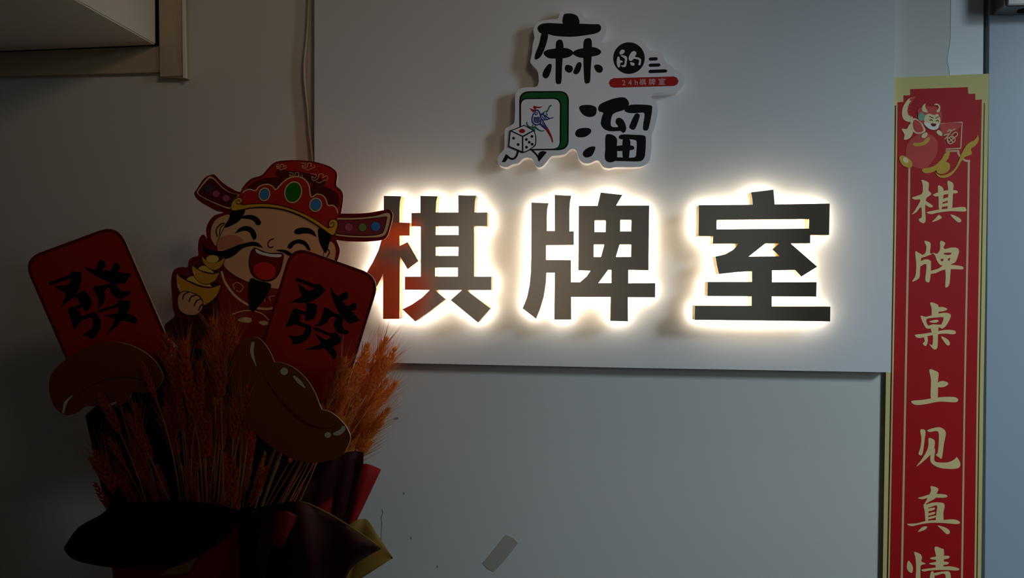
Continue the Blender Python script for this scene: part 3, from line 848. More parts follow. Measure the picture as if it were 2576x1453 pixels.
FACEP = [(640, 440), (800, 430), (920, 442), (1040, 478), (1150, 530), (1230, 590), (1265, 690), (1250, 800), (1190, 930), (1080, 1040), (900, 1050), (800, 1030), (690, 1003), (570, 945), (490, 872), (500, 810), (445, 760), (440, 700), (465, 640), (500, 575), (570, 490)]
part('face', [
    (s4(FACEP), OUTL, 0), (s4([(x + (850 - x) * 0.012, y + (720 - y) * 0.012) for x, y in FACEP]), SKIN, 1),
    (s4([(450, 745), (445, 690), (475, 655), (545, 637), (610, 650), (642, 690), (600, 735), (520, 752)]), BLUSH, 2),
    (stroke([(872, 667), (845, 678), (828, 708), (840, 733), (868, 728)], 9), OUTL, 2),
    (s4([(560, 455), (655, 445), (620, 520), (560, 562), (495, 582), (530, 520)]), INK, 2),
    (s4([(1218, 588), (1302, 640), (1296, 700), (1270, 775), (1230, 715), (1213, 650)]), INK, 2),
], 2)
part('eyebrow', [(s4([(625, 510), (650, 490), (700, 485), (745, 500), (775, 535), (770, 560), (745, 560), (720, 530), (680, 515)]), INK)], 5)
part('eyebrow', [(s4([(1030, 622), (1040, 595), (1085, 582), (1140, 585), (1180, 610), (1200, 655, 1), (1160, 632), (1110, 625), (1060, 632)]), INK)], 5)
part('eye', [(s4([(578, 630, 1), (605, 592), (650, 570), (700, 578), (735, 615), (742, 655), (725, 676), (708, 655), (690, 618), (650, 605), (610, 615)]), INK)], 5)
part('eye', [(s4([(980, 735), (990, 705), (1030, 678), (1080, 672), (1125, 695), (1150, 740), (1152, 756), (1130, 748), (1105, 715), (1060, 702), (1025, 715), (1008, 740)]), INK)], 5)
part('mouth', [
    (s4([(718, 740), (735, 735), (830, 772), (942, 778), (942, 850), (917, 930), (870, 982), (800, 990), (725, 960), (690, 900), (684, 830), (697, 770)]), OUTL, 0),
    (s4([(725, 752), (740, 745), (830, 780), (934, 788), (932, 850), (908, 922), (865, 972), (800, 980), (732, 952), (700, 898), (694, 830), (705, 778)]), MOUTH, 1),
    (s4([(718, 900), (745, 860), (800, 845), (860, 862), (890, 910), (860, 968), (800, 978), (745, 955)]), TONGUE, 2),
    (s4([(737, 744), (780, 765), (850, 782), (930, 786), (918, 806), (850, 803), (780, 788), (742, 770)]), TEETH, 2)], 5)
part('moustache', [(s4([(330, 690, 1), (360, 740), (430, 757), (500, 755), (600, 715), (700, 690), (755, 698), (792, 735, 1), (720, 720), (640, 738), (570, 795), (500, 820), (420, 800), (350, 770)]), INK),
                   (s4([(890, 755, 1), (930, 748), (980, 758), (1010, 778), (1060, 800), (1000, 800), (950, 772)]), INK)], 6)
part('beard', [(s4([(695, 972), (760, 985), (850, 1010), (835, 1070), (800, 1130), (750, 1190), (722, 1224, 1), (690, 1195), (680, 1100)]), INK)], 6)
# hat
hat_in = [(612, 330), (660, 270), (720, 222), (790, 195), (845, 140), (890, 100), (940, 84), (1050, 78), (1180, 90), (1280, 120), (1332, 158), (1342, 195), (1332, 265), (1372, 305), (1388, 345), (1380, 420), (1365, 480), (1330, 600), (1240, 560), (1100, 470), (950, 415), (800, 395), (640, 410), (600, 380)]
clouds = []
for cx, cy, sc in ((930, 118, 0.7), (1135, 112, 0.9), (1220, 200, 1.15), (1040, 185, 0.9)):
    base = [(-58, -25), (-20, -18), (-30, 5), (-50, -8), (-40, 20), (-10, 8), (0, -22), (28, -20), (22, 2), (48, -12), (55, 12), (25, 22), (0, 36), (-22, 24)]
    clouds.append((stroke([(cx + x * sc, cy + y * sc) for x, y in base], 4.5, 4, False, False), GCREAM, 3))
hat = part('hat', [
    (s4(hat_in), GHAT, 0),
    (s4([(890, 185), (905, 140), (1000, 150), (1150, 172), (1262, 225), (1250, 262), (1150, 240), (1040, 200), (950, 205)]), GHATD, 1),
    (s4([(660, 290), (720, 235), (800, 205), (900, 200), (960, 205), (900, 280), (860, 262), (810, 250), (750, 270), (720, 295)]), GHATD, 1),
    (s4([(1165, 240), (1260, 265), (1330, 300), (1370, 345), (1365, 430), (1330, 410), (1290, 405), (1270, 360), (1235, 330), (1165, 340)]), GHATD, 1),
] + clouds, 7)
crown = [(640, 315), (655, 300), (690, 290), (735, 300), (765, 268), (820, 252), (862, 265), (890, 292), (930, 250), (980, 210), (1040, 193), (1100, 208), (1140, 258), (1157, 347), (1200, 328), (1242, 335), (1270, 365), (1287, 412), (1322, 412), (1350, 435), (1362, 470)]
part('hat_front', [
    (s4(crown + [(1340, 600), (1240, 560), (1100, 470), (950, 415), (800, 395), (650, 410)]), GHAT, 0),
    (stroke(crown, 9), GCREAM, 1)], 10, hat)
part('hat_band', [
    (s4([(545, 430), (555, 385), (590, 352), (625, 352), (640, 380), (622, 408), (700, 400), (820, 397), (950, 418), (1080, 463), (1200, 525), (1285, 580), (1290, 540), (1320, 513), (1355, 525), (1365, 560), (1350, 615), (1330, 642), (1300, 635), (1240, 590), (1150, 530), (1040, 475), (920, 440), (800, 428), (700, 433), (620, 450), (560, 456)]), OUTL, 0),
    (s4([(550, 428), (560, 388), (592, 358), (622, 358), (633, 380), (612, 402), (640, 412), (700, 406), (820, 403), (950, 424), (1080, 469), (1200, 531), (1292, 590), (1296, 545), (1320, 520), (1350, 530), (1358, 560), (1344, 612), (1328, 635), (1302, 628), (1240, 583), (1150, 524), (1040, 469), (920, 434), (800, 422), (700, 427), (620, 444), (562, 450)]), GGOLD, 1),
    (stroke([(612, 402), (592, 400), (590, 380), (608, 372), (618, 385)], 6), OUTL, 2),
    (stroke([(1290, 575), (1320, 578), (1335, 555), (1320, 540), (1308, 555)], 6), OUTL, 2)], 13, hat)
for cx, cy, rx, ry, rot, m in ((1022, 312, 55, 72, 15, GGREEN), (803, 328, 32, 40, 12, GBLUE), (1193, 408, 36, 42, 15, GBLUE)):
    part('gem', [(ell(cx, cy, rx + 16, ry + 16, rot), OUTL, 0), (ell(cx, cy, rx + 13, ry + 13, rot), GCREAM, 1), (ell(cx, cy, rx + 3, ry + 3, rot), OUTL, 2), (ell(cx, cy, rx, ry, rot), m, 3)], 13, hat)
wl = [(288, 318), (325, 255), (375, 197), (400, 194), (430, 215), (480, 270), (540, 312), (615, 335), (570, 380), (545, 440), (440, 405), (350, 362)]
part('hat_wing', [(s4(wl), GCREAM, 0), (s4([(x + (440 - x) * 0.07, y + (325 - y) * 0.11) for x, y in wl]), GHATD, 1),
                  (ell(378, 285, 33, 33), GSLATE, 2), (ell(435, 325, 27, 25), GMAUVE, 2), (ell(510, 358, 27, 25), GMAUVE, 2)], 7, hat)
part('hat_wing', [(s4([(1360, 508, 1), (1500, 508), (1640, 495), (1735, 470), (1760, 485), (1757, 530), (1735, 610), (1700, 648), (1600, 657), (1450, 653), (1345, 640, 1)]), GCREAM, 0),
                  (s4([(1362, 520, 1), (1500, 520), (1640, 507), (1725, 497), (1736, 512), (1715, 600), (1690, 630), (1600, 645), (1450, 642), (1348, 630, 1)]), OUTL, 1),
                  (s4([(1365, 526, 1), (1500, 526), (1640, 513), (1720, 503), (1730, 515), (1708, 598), (1685, 625), (1600, 638), (1450, 635), (1352, 624, 1)]), WINGR, 2),
                  (ell(1445, 578, 34, 34), OUTL, 3), (ell(1550, 580, 33, 33), OUTL, 3), (ell(1650, 573, 38, 38), OUTL, 3),
                  (ell(1445, 578, 31, 31), GMAUVE, 4), (ell(1550, 580, 30, 30), GOLIVE, 4), (ell(1650, 573, 35, 35), GBLUE, 4)], 7, hat)


def nugget(body, cup, dome, extra=()):
    its = [(s4(body), OUTL, 0), (s4(cup), OUTL, 1)]
    cx = sum(p[0] for p in body) / len(body); cy = sum(p[1] for p in body) / len(body)
    its.append((s4([(x + (cx - x) * 0.06, y + (cy - y) * 0.08) for x, y in body]), NUGGET, 2))
    its.append((s4(cup), OUTL, 3))
    if dome:
        its.append((dome, NUGGETL, 4))
    return its + list(extra)


part('gold_ingot', nugget([(125, 925), (160, 955), (250, 1005), (330, 1035), (410, 1040), (478, 1012), (455, 1090), (400, 1150), (330, 1185), (230, 1160), (160, 1090), (128, 1010)],
                          [(150, 935), (240, 960), (330, 985), (440, 995), (465, 1018), (400, 1034), (320, 1028), (230, 990)], s4([(210, 975), (260, 950), (350, 985), (400, 1030), (320, 1022), (240, 990)]),
                          [(ell(150, 1030, 10, 20, -20), GCREAM, 4)]), 6)
part('gold_ingot', nugget([(246, 870), (290, 895), (350, 925), (420, 935), (465, 920), (440, 975), (400, 1005), (350, 1017), (295, 990), (258, 940)],
                          [(270, 880), (300, 865), (400, 905), (455, 925), (400, 930), (330, 912)], s4([(300, 895), (340, 870), (400, 905), (415, 927), (350, 915)]),
                          [(ell(268, 920, 8, 16, -20), GCREAM, 4)]), 9)
part('gold_ingot', nugget([(322, 800), (350, 822), (410, 850), (460, 840), (502, 808), (490, 860), (460, 895), (420, 908), (375, 890), (335, 850)],
                          [(340, 805), (365, 800), (450, 795), (490, 812), (455, 836), (400, 842), (360, 825)], ell(408, 820, 48, 30), ()), 12)
part('hand', [(s4([(138, 1120), (155, 1080), (190, 1063), (240, 1070), (290, 1090), (325, 1118), (338, 1160), (328, 1210), (292, 1247), (230, 1252), (175, 1235), (143, 1190)]), OUTL, 0),
              (s4([(144, 1122), (160, 1085), (192, 1070), (240, 1077), (287, 1097), (319, 1124), (331, 1160), (322, 1206), (288, 1240), (230, 1245), (180, 1229), (149, 1188)]), SKIN, 1),
              (stroke([(180, 1125), (192, 1090), (228, 1072)], 9), INK, 2), (stroke([(228, 1145), (245, 1108), (282, 1095)], 9), INK, 2),
              (stroke([(268, 1175), (288, 1138), (320, 1125)], 9), INK, 2), (stroke([(304, 1208), (318, 1175), (334, 1165)], 9), INK, 2)], 12)

# ------------------------------------------------------------------ fortune cards 發
NECK = (500, 1490)
cF = crop(540, 780, 3.302)
F2E = lambda p: ((cF(p)[0] - 400) * 3.0266, (cF(p)[1] - 380) * 3.0266) + tuple(p[2:])
FA = [
    [(1042, 965, 1), (1065, 968), (1190, 1012), (1222, 1007, 1), (1268, 1055, 1), (1230, 1100), (1190, 1128), (1130, 1152), (1060, 1152), (990, 1150, 1), (1040, 1130), (1085, 1100), (1072, 1060), (1056, 1008, 1), (1090, 1028), (1140, 1060), (1187, 1045, 1), (1120, 1015), (1048, 988)],
    [(1305, 1033, 1), (1345, 1090), (1420, 1165), (1480, 1232), (1532, 1288, 1), (1450, 1313, 1), (1385, 1250), (1340, 1165), (1315, 1095)],
    [(1352, 1108), (1425, 1068, 1), (1442, 1095), (1425, 1130), (1370, 1132)],
    [(1420, 1192), (1490, 1150, 1), (1505, 1172), (1495, 1207), (1440, 1213)],
    [(1258, 1188, 1), (1285, 1195), (1340, 1232), (1400, 1255), (1396, 1320), (1408, 1350), (1445, 1370, 1), (1436, 1392), (1380, 1388), (1345, 1365), (1333, 1310), (1345, 1262), (1302, 1265), (1282, 1300), (1240, 1325), (1178, 1330, 1), (1215, 1308), (1240, 1262)],
    [(1090, 1140, 1), (1140, 1155), (1195, 1163), (1202, 1200), (1190, 1262), (1150, 1287), (1112, 1285), (1118, 1225), (1125, 1172)],
    [(1032, 1190, 1), (1065, 1205), (1118, 1225), (1112, 1245), (1070, 1240), (1078, 1262), (1060, 1310), (1020, 1325), (962, 1338, 1), (985, 1290), (1008, 1230)],
    [(1060, 1295), (1100, 1308), (1150, 1325), (1160, 1332, 1), (1155, 1390), (1130, 1430), (1080, 1460), (1020, 1467), (1010, 1432), (975, 1398, 1), (1020, 1405), (1070, 1405), (1100, 1382), (1115, 1345), (1055, 1322)],
    [F2E(p) for p in [(825, 142, 1), (852, 147), (960, 190), (1002, 180, 1), (1065, 240, 1), (1030, 280), (985, 300), (1010, 345), (1012, 385), (992, 407, 1), (960, 372), (918, 318), (860, 325), (748, 325, 1), (810, 305), (880, 275), (858, 230), (833, 190, 1), (872, 217), (928, 245), (968, 220, 1), (880, 182), (828, 160)]],
]


class Card:
    def __init__(self, tl, tr, bl):
        self.o, self.u, self.v = Vector(tl), Vector(tr) - Vector(tl), Vector(bl) - Vector(tl)

    def to(self, p):
        q_ = self.o + self.u * p[0] + self.v * p[1]
        return (q_.x, q_.y)

    def inv(self, p):
        d = Vector((p[0], p[1])) - self.o
        det = self.u.x * self.v.y - self.u.y * self.v.x
        return ((d.x * self.v.y - d.y * self.v.x) / det, (self.u.x * d.y - self.u.y * d.x) / det)


RC = Card((734, 616), (957, 696), (632, 952))
LC = Card((56, 651), (296, 563), (206, 996))


def fortune_card(c, off, label, glyph_tf, bottom_px):
    q_ = P(*bottom_px, off)
    root = empty('fortune_card', (q_.x, -off, q_.z), label, 'card', 'red fortune cards')
    quad = [c.to(p) for p in ((0, 0), (1, 0), (1, 1), (0, 1))]
    plate('backing', rrect(quad, 46), ID, off, off - 0.004, CARDB, CARDE, CARDBK, root)
    pr_ = Print(ID, off + 0.0003)
    pr_.add(rrect([c.to(p) for p in ((0.03, 0.022), (0.97, 0.022), (0.97, 0.975), (0.03, 0.975))], 40), CARD)
    pr_.build('red_panel', root)
    pr_ = Print(ID, off + 0.0007)
    for s in FA:
        pr_.add([glyph_tf(p) for p in smooth(s, 4)], INK)
    pr_.build('printed_character', root)
    a_, b_ = P(*c.to((0.5, 0.7)), off), P(NECK[0], NECK[1] + 160, 0.42)
    a_ = a_ + Vector((0, 0.008, 0))
    tube('stick', [a_, a_.lerp(b_, 0.5) + Vector((0, 0.004, 0)), b_], 0.0035, STICK, root)
    return root


fortune_card(RC, 0.40, 'brighter red card with black 發 in front of the laughing figure', cE, (700, 1000))
fortune_card(LC, 0.40, 'darker red card with black 發 leaning left, far from the glow', lambda p: LC.to(RC.inv(cE(p))), (250, 980))
a_, b_ = P(620, 880, GO) + Vector((0, 0.008, 0)), P(NECK[0] + 20, NECK[1] + 160, 0.40)
tube('stick', [a_, a_.lerp(b_, .5), b_], 0.004, STICK, god)

# ------------------------------------------------------------------ ingot cut-outs
IO = 0.46
q = P(730, 1150, IO)
ig = empty('ingot_cutout', (q.x, -IO, q.z), 'large gold ingot cutout slanting across the wheat below the bright red card', 'cutout', 'gold ingot cutouts')
plate('backing', smooth([(320, 222), (370, 235), (420, 285), (460, 350), (495, 430, 1), (570, 440), (660, 480), (760, 570), (830, 680), (870, 780), (890, 825, 1), (960, 845), (1040, 905), (1100, 980), (1127, 1060), (1100, 1140), (1060, 1200), (980, 1240), (850, 1265), (700, 1250), (560, 1190), (430, 1100), (300, 990), (200, 860), (150, 720), (130, 580), (140, 430), (170, 310), (235, 240)], 5), cF, IO, IO - 0.004, INGOT, CARDE, CARDBK, ig)
pr = Print(cF, IO + 0.0004)
pr.add(stroke([(385, 470), (420, 560), (500, 690), (620, 830), (750, 930), (860, 975), (960, 975), (1010, 950)], (6, 26, 6)), INGOTD)
pr.build('rim_line', ig)
pr = Print(cF, IO + 0.0004)
pr.add(stroke([(320, 262), (310, 350), (345, 465)], (26, 30, 4)), INGOTL)
pr.build('gloss_mark', ig)
for g in (ell(578, 507, 31, 31), stroke([(655, 545), (700, 590), (752, 645)], (14, 34, 8)), smooth([(985, 1020), (1040, 990), (1060, 960), (1082, 965), (1080, 1000), (1040, 1035), (1000, 1038)]), ell(940, 1035, 27, 24)):
    Print(cF, IO + 0.0004).add(g, INGOTL).build('gloss_mark', ig)
a_, b_ = P(740, 1040, IO) + Vector((0, 0.008, 0)), P(NECK[0] + 20, NECK[1] + 160, 0.45)
tube('stick', [a_, a_.lerp(b_, .5), b_], 0.0035, STICK, ig)

cG = crop(0, 560, 2.906)
JO = 0.47
q = P(270, 1030, JO)
jg = empty('ingot_cutout', (q.x, -JO, q.z), 'oval gold ingot cutout in front of the darker left card', 'cutout', 'gold ingot cutouts')
plate('backing', smooth([(358, 1200), (370, 1120), (420, 1050), (520, 970), (650, 900), (780, 875), (900, 880), (1030, 930), (1130, 1010), (1180, 1090), (1186, 1150), (1140, 1220), (1060, 1245), (970, 1237), (940, 1290), (870, 1340), (790, 1352), (700, 1340), (620, 1345), (560, 1390), (480, 1405), (410, 1360), (370, 1280)], 5), cG, JO, JO - 0.004, INGOT, CARDE, CARDBK, jg)
pr = Print(cG, JO + 0.0004)
pr.add(stroke([(560, 1260), (650, 1200), (780, 1145), (900, 1130), (1000, 1140), (1080, 1180)], (5, 16, 5)), INGOTD)
pr.build('rim_line', jg)
pr = Print(cG, JO + 0.0004)
pr.add(stroke([(530, 1262), (480, 1315), (462, 1392)], (6, 22, 14)), INGOTL)
pr.build('gloss_mark', jg)
Print(cG, JO + 0.0004).add(stroke([(785, 1332), (820, 1325), (852, 1310)], (10, 24, 8)), INGOTL).build('gloss_mark', jg)
a_, b_ = P(280, 960, JO) + Vector((0, 0.008, 0)), P(NECK[0] - 20, NECK[1] + 160, 0.46)
tube('stick', [a_, a_.lerp(b_, .5), b_], 0.0035, STICK, jg)

# ------------------------------------------------------------------ wheat
random.seed(11)


def ear_mesh(seed, m):
    rnd = random.Random(seed)
    V, Fc = [], []

    def kernel(c, d, L, w):
        d = d.normalized()
        u = d.orthogonal().normalized(); v = d.cross(u)
        b_ = len(V)
        V.append(c - d * L * .35)
        for t, s in ((0.0, 1.0), (0.35, 0.75)):
            for j in range(5):
                a = 2 * math.pi * j / 5
                V.append(c + d * L * t + (u * math.cos(a) + v * math.sin(a)) * w * s)
        V.append(c + d * L * .95)
        for j in range(5):
            k = (j + 1) % 5
            Fc.append((b_, b_ + 1 + k, b_ + 1 + j))
            Fc.append((b_ + 1 + j, b_ + 1 + k, b_ + 6 + k, b_ + 6 + j))
            Fc.append((b_ + 6 + j, b_ + 6 + k, b_ + 11))

    bend = rnd.uniform(-.05, .05)
    rows = 9
    for i in range(rows):
        t = i / (rows - 1)
        prof = math.sin(math.pi * (0.16 + 0.76 * t)) ** 0.7
        for j in range(4):
            a = math.pi / 2 * j + (math.pi / 4 if i % 2 else 0) + rnd.uniform(-.15, .15)
            rad = 0.062 * prof
            z = 0.03 + t * 0.86 + rnd.uniform(-.01, .01)
            cx = bend * z * z
            kernel(Vector((cx + math.cos(a) * rad, math.sin(a) * rad, z)), Vector((math.cos(a) * .42, math.sin(a) * .42, 1)), 0.135, 0.04 * (.6 + .4 * prof))
    kernel(Vector((bend, 0, .93)), Vector((0, 0, 1)), 0.13, 0.035)
    me = bpy.data.meshes.new('ear'); me.from_pydata(V, [], Fc); me.materials.append(m)
    # awns
    V2, F2 = [], []
    for i in range(26):
        z = rnd.uniform(.1, .92)
        a = rnd.uniform(0, 2 * math.pi)
        s = Vector((math.cos(a) * .06 + bend * z * z, math.sin(a) * .06, z))
        sp = rnd.uniform(.18, .42)
        d = Vector((math.cos(a) * sp, math.sin(a) * sp, 1)).normalized()
        L = rnd.uniform(.55, 1.05)
        w = d.orthogonal().normalized() * 0.0075
        w2 = d.cross(w)
        b_ = len(V2)
        V2 += [s + w, s - w * .5 + w2 * .87, s - w * .5 - w2 * .87, s + d * L + Vector((math.cos(a), math.sin(a), 0)) * .05]
        F2 += [(b_, b_ + 1, b_ + 3), (b_ + 1, b_ + 2, b_ + 3), (b_ + 2, b_, b_ + 3)]
    ma = bpy.data.meshes.new('awns'); ma.from_pydata(V2, [], F2); ma.materials.append(AWN)
    return me, ma


EARS = {k: [ear_mesh(s, m) for s in range(4)] for k, m in (('o', WHEAT), ('r', WHEATR))}
neck3 = P(NECK[0], NECK[1], 0.43)
nstalk = 0


def stalk(tip, base, off, kind, label, group, width=1.0, lo=None, awn=True):
    """one wheat stalk: stem from the bundle neck, ear from px base to px tip"""
    global nstalk
    nstalk += 1
    b3, t3 = P(*base, off), P(*tip, off + random.uniform(-.01, .01))
    foot = neck3 + Vector((random.uniform(-.05, .05) + (b3.x - neck3.x) * 0.12, random.uniform(-.03, .03), random.uniform(-.10, -.02)))
    root = empty('wheat_stalk', foot, label, 'wheat stalk', group)
    d = (t3 - b3)
    ctrl = b3 - d.normalized() * (b3 - foot).length * 0.45
    pts = []
    for i in range(8):
        t = i / 7
        pts.append((1 - t) ** 2 * foot + 2 * t * (1 - t) * ctrl + t * t * b3)
    tube('stem', pts, [0.0022 - 0.0008 * i / 7 for i in range(8)], STEMM, root, 5)
    me, ma = random.choice(EARS[kind])
    L = d.length
    M = Matrix.Translation(b3 - foot) @ d.to_track_quat('Z', 'Y').to_matrix().to_4x4() @ Matrix.Rotation(random.uniform(0, 6.28), 4, 'Z') @ Matrix.Diagonal((L * width * 1.25, L * width * 1.25, L, 1))
    for nm, msh in (('ear', me), ('awns', ma)):
        if nm == 'awns' and not awn:
            continue
        e = bpy.data.objects.new(nm, msh)
        link(e, root)
        e.matrix_basis = M
        if nm == 'awns':
            e['kind'] = 'stuff'
    return root


LAB_R = 'orange wheat stalk in the thick of the backlit cluster right of the red card'
LAB_R2 = 'orange wheat stalk poking up before the lower right corner of the bright red card'
LAB_M = 'reddish wheat stalk in the crowd between the two ingot cutouts'
LAB_L = 'dim reddish wheat stalk under the oval left ingot cutout'
LAB_B = 'short dark wheat stalk low in the bundle beneath the large ingot'
G_R, G_M, G_L, G_B = 'backlit wheat on the right', 'wheat in the middle', 'wheat on the left', 'low wheat under the large ingot'
# ears that can be told apart
stalk((971, 845), (935, 935), 0.22, 'o', 'tallest orange wheat stalk right of the bright red card', 'backlit wheat on the right', 0.9)
stalk((998, 875), (952, 960), 0.22, 'o', 'orange wheat stalk whose ear tip ends against the board corner', 'backlit wheat on the right', 0.85)
stalk((1001, 958), (940, 1032), 0.22, 'o', 'rightmost wheat stalk, its ear over the plain wall under the board', 'backlit wheat on the right', 0.8)
stalk((926, 862), (900, 950), 0.29, 'o', 'orange wheat stalk close along the right edge of the red card', 'backlit wheat on the right', 0.95)
stalk((588, 1150), (583, 1262), 0.53, 'r', 'bright red wheat stalk standing alone low in front of the stems', 'low wheat under the large ingot', 1.1, awn=False)
stalk((455, 878), (488, 1045), 0.50, 'r', 'long red wheat stalk with a plaited ear just right of the oval ingot', 'wheat in the middle', 0.75, awn=False)
stalk((512, 960), (492, 1060), 0.50, 'r', 'red wheat stalk tilted right beside the long plaited ear', 'wheat in the middle', 0.9, awn=False)
stalk((355, 905), (392, 1000), 0.50, 'r', 'wheat stalk lying over the right end of the oval ingot', 'wheat on the left', 0.6, awn=False)
stalk((250, 985), (300, 1085), 0.50, 'r', 'wheat stalk crossing the lower rim of the oval ingot', 'wheat on the left', 0.8, awn=False)
stalk((542, 1000), (542, 1018), 0.50, 'o', 'stalk with a tiny round orange head near the middle', 'wheat in the middle', 2.4, awn=False)
stalk((532, 797), (556, 880), 0.42, 'r', 'red wheat stalk whose tip reaches below the gold ingots and hand', 'wheat in the middle', 0.9)
stalk((582, 800), (588, 882), 0.42, 'r', 'thick red wheat stalk reaching highest before the robe', 'wheat in the middle', 1.1)


def fan(n, a0, a1, r0, r1, off0, off1, kind, label, group, wid=(.75, 1.0), ln=(80, 115), org=(555, 1500), keep=None, awn=0.7):
    done = 0
    tries = 0
    while done < n and tries < 4000:
        tries += 1
        a = math.radians(random.uniform(a0, a1)); r_ = random.uniform(r0, r1)
        tip = (org[0] + math.sin(a) * r_, org[1] - math.cos(a) * r_)
        if keep and not keep(*tip):
            continue
        L = random.uniform(*ln)
        a2 = a * random.uniform(.75, 1.05) + random.uniform(-.07, .07)
        base = (tip[0] - math.sin(a2) * L, tip[1] + math.cos(a2) * L)
        stalk(tip, base, random.uniform(off0, off1), kind, label, group, random.uniform(*wid), awn=random.random() < awn)
        done += 1


fan(36, 25, 45, 520, 735, 0.17, 0.29, 'o', LAB_R, G_R, (.7, .95), (75, 110), (555, 1500), lambda x, y: x > 838 and x < 985 and y > 880 and (x + (y - 880) * .1) < 1000 and y < 1120 and x - 840 > (960 - y) * .45, 1.0)
fan(9, 25, 45, 520, 735, 0.41, 0.44, 'o', LAB_R2, 'wheat before the bright red card', (.7, .95), (75, 110), (555, 1500), lambda x, y: x > 815 and x < 890 and y > 880 and (x + (y - 880) * .1) < 1000 and y < 1120 and x - 840 > (960 - y) * .45, 1.0)
fan(34, -22, 14, 440, 690, 0.41, 0.49, 'r', LAB_M, G_M, (.75, 1.0), (85, 130), (545, 1500), lambda x, y: 412 < x < 640 and y > 812, .7)
fan(22, -46, -16, 280, 520, 0.44, 0.52, 'r', LAB_L, G_L, (.6, .85), (80, 120), (500, 1480), lambda x, y: 150 < x < 420 and y > 1000, .4)
fan(14, -12, 30, 200, 420, 0.42, 0.50, 'r', LAB_B, G_B, (.6, .8), (80, 110), (540, 1500), lambda x, y: 400 < x < 760 and y > 1040, .3)
fan(16, 0, 30, 330, 460, 0.40, 0.44, 'o', LAB_B.replace('short dark', 'thin stemmed'), 'stems behind the large ingot', (.5, .7), (60, 90), (540, 1500), lambda x, y: 560 < x < 800 and y < 1180, .0)

# ------------------------------------------------------------------ paper wrapping
q = P(530, 1453, 0.43)
wr = empty('flower_wrap', (q.x, -0.43, 0.0), 'black, wine red and gold paper wrapping around the foot of the wheat bouquet', 'wrapping')


def sheet(name, top, bot, m, nu=18, nv=8, wave=0.0, wf=3.0, bulge=0.0, thick=0.0012, ph=0.0):
    """sheet of stiff paper spanned between an upper and a lower edge given as (px, py, off)"""
    def along(c, t):
        t *= len(c) - 1
        i = min(int(t), len(c) - 2)
        f = t - i
        p0, p1, p2, p3 = c[max(0, i - 1)], c[i], c[i + 1], c[min(len(c) - 1, i + 2)]
        return tuple(.5 * (2 * p1[k] + (p2[k] - p0[k]) * f + (2 * p0[k] - 5 * p1[k] + 4 * p2[k] - p3[k]) * f * f + (3 * p1[k] - p0[k] - 3 * p2[k] + p3[k]) * f ** 3) for k in range(3))
    V, Fc = [], []
    for j in range(nv + 1):
        v = j / nv
        for i in range(nu + 1):
            u = i / nu
            a, b = along(top, u), along(bot, u)
            x, y, o = (a[k] * (1 - v) + b[k] * v for k in range(3))
            o += bulge * math.sin(math.pi * v) * math.sin(math.pi * u) + wave * math.sin(u * wf * 2 * math.pi + ph + v * 1.5) * math.sin(math.pi * (0.15 + 0.8 * v))
            V.append(P(x, y, o))
    for j in range(nv):
        for i in range(nu):
            k = j * (nu + 1) + i
            Fc.append((k, k + 1, k + nu + 2, k + nu + 1))
    ob = mesh_obj(name, V, Fc, m, wr, smooth=True)
    md = ob.modifiers.new('thickness', 'SOLIDIFY')
    md.thickness = thick
    return ob


sheet('paper_sheet', [(700, 1262, .40), (770, 1215, .37), (812, 1180, .35), (845, 1147, .34), (872, 1137, .33), (895, 1134, .32), (915, 1137, .32)], [(640, 1500, .42), (700, 1480, .40), (740, 1450, .38), (790, 1400, .37), (830, 1370, .36), (870, 1310, .35), (914, 1168, .33)], WRAPD, wave=.006)
sheet('paper_sheet', [(800, 1275, .36), (850, 1235, .335), (890, 1195, .32), (913, 1167, .31), (935, 1170, .30), (958, 1180, .29)], [(760, 1500, .40), (800, 1480, .38), (840, 1440, .37), (865, 1380, .36), (880, 1345, .35), (897, 1308, .34)], WRAPR, wave=.008, wf=1.3, ph=1.0)
sheet('paper_sheet', [(860, 1330, .40), (895, 1308, .385), (910, 1305, .38), (926, 1308, .375), (950, 1345, .37), (988, 1402, .36)], [(820, 1560, .42), (840, 1560, .41), (865, 1520, .40), (890, 1470, .39), (930, 1440, .38), (987, 1404, .36)], WRAPG, wave=.006, wf=1.5)
sheet('paper_sheet', [(600, 1290, .52), (640, 1278, .53), (700, 1266, .53), (745, 1262, .52), (800, 1280, .51), (880, 1326, .50), (957, 1379, .48)], [(560, 1600, .50), (640, 1600, .55), (720, 1600, .56), (800, 1580, .55), (850, 1500, .53), (885, 1425, .51), (955, 1381, .48)], WRAPD, nu=26, nv=10, wave=.016, wf=2.4, bulge=.03)
tube('gold_rim', [P(x, y, o) + Vector((0, 0.002, 0.001)) for x, y, o in ((745, 1262, .52), (775, 1268, .515), (800, 1280, .51), (840, 1301, .505), (880, 1326, .50), (920, 1353, .49), (957, 1379, .48))], 0.0018, WRAPG, wr)
sheet('paper_sheet', [(163, 1376, .50), (200, 1325, .53), (268, 1284, .55), (298, 1222, .55), (322, 1262, .57), (420, 1260, .59), (530, 1266, .58), (613, 1287, .55)], [(163, 1382, .50), (185, 1405, .54), (240, 1420, .57), (300, 1427, .59), (380, 1430, .60), (450, 1420, .60), (540, 1370, .58), (612, 1290, .55)], WRAPB, nu=28, bulge=.03)
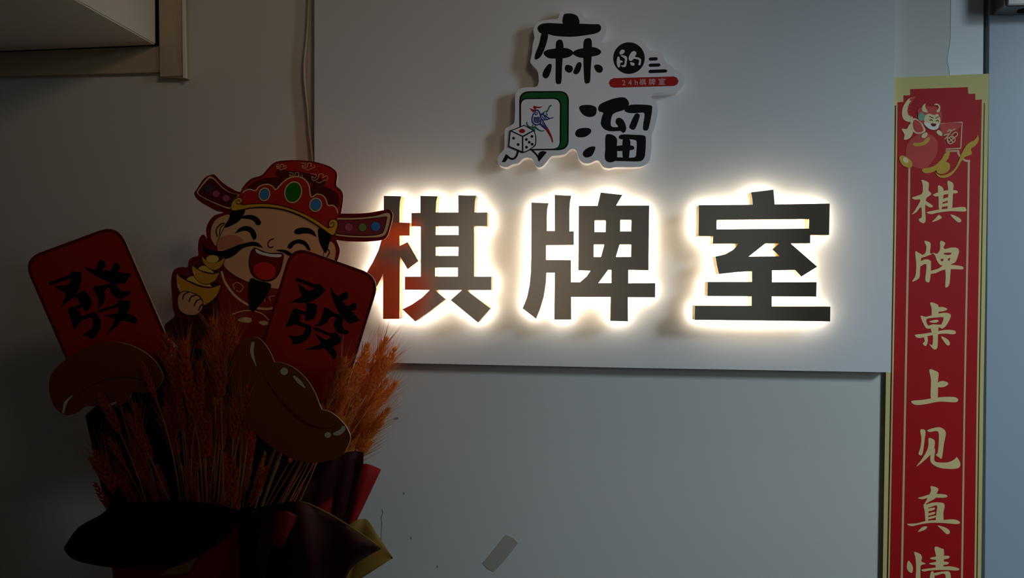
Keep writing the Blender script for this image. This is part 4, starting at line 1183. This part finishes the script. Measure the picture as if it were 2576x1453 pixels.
sheet('paper_sheet', [(280, 1400, .48), (380, 1405, .52), (480, 1390, .54), (560, 1340, .55), (604, 1296, .54)], [(300, 1600, .48), (380, 1600, .52), (460, 1600, .54), (540, 1600, .55), (600, 1600, .55)], WRAPR, nu=20, wave=.018, wf=1.8, ph=2.0)
sheet('paper_sheet', [(415, 1436, .560), (440, 1420, .565), (470, 1408, .57), (500, 1396, .57)], [(400, 1448, .555), (430, 1444, .56), (460, 1442, .565), (478, 1436, .57)], WRAPG, nu=8, nv=3)
sheet('ribbon', [(598, 1284, .575), (612, 1276, .585), (630, 1274, .585), (650, 1282, .575)], [(612, 1620, .60), (630, 1620, .615), (655, 1620, .615), (680, 1620, .60)], WRAPB, nu=8, nv=10, wave=.004, wf=.5)
sheet('ribbon', [(690, 1290, .575), (710, 1284, .585), (730, 1288, .585), (748, 1298, .575)], [(682, 1362, .58), (695, 1374, .595), (710, 1372, .595), (720, 1352, .58)], WRAPR, nu=8, nv=8, bulge=.012)
sheet('ribbon', [(640, 1300, .58), (670, 1300, .585), (695, 1310, .58)], [(600, 1600, .60), (620, 1600, .61), (640, 1600, .60)], WRAPD, nu=8, nv=10, wave=.004)

sheet('paper_sheet', [(215, 1045, .40), (300, 965, .36), (385, 885, .33), (480, 875, .31), (600, 900, .30), (720, 985, .30), (800, 1085, .31), (848, 1142, .32)], [(330, 1560, .42), (380, 1560, .37), (440, 1560, .35), (520, 1560, .34), (600, 1560, .34), (660, 1560, .35), (700, 1540, .36), (740, 1500, .37)], WRAPB, nu=30, nv=12, wave=.012, wf=3.5)

# the wrapped body of the bouquet below the frame, down to the floor
V, Fc = [], []
rings = [(0.0, .105), (0.05, .10), (0.25, .085), (0.45, .09), (0.56, .105), (0.66, .135), (0.72, .15)]
cx, cy = neck3.x, -0.43
N = 28
for z, rr in rings:
    for j in range(N):
        a = 2 * math.pi * j / N
        w = rr * (1 + .07 * math.cos(7 * a + z * 3))
        V.append((cx + w * math.cos(a), cy + w * math.sin(a), z))
for i in range(len(rings) - 1):
    for j in range(N):
        Fc.append((i * N + j, i * N + (j + 1) % N, (i + 1) * N + (j + 1) % N, (i + 1) * N + j))
Fc.append(tuple(range(N))[::-1])
mesh_obj('wrapped_body', V, Fc, WRAPD, wr, smooth=True)
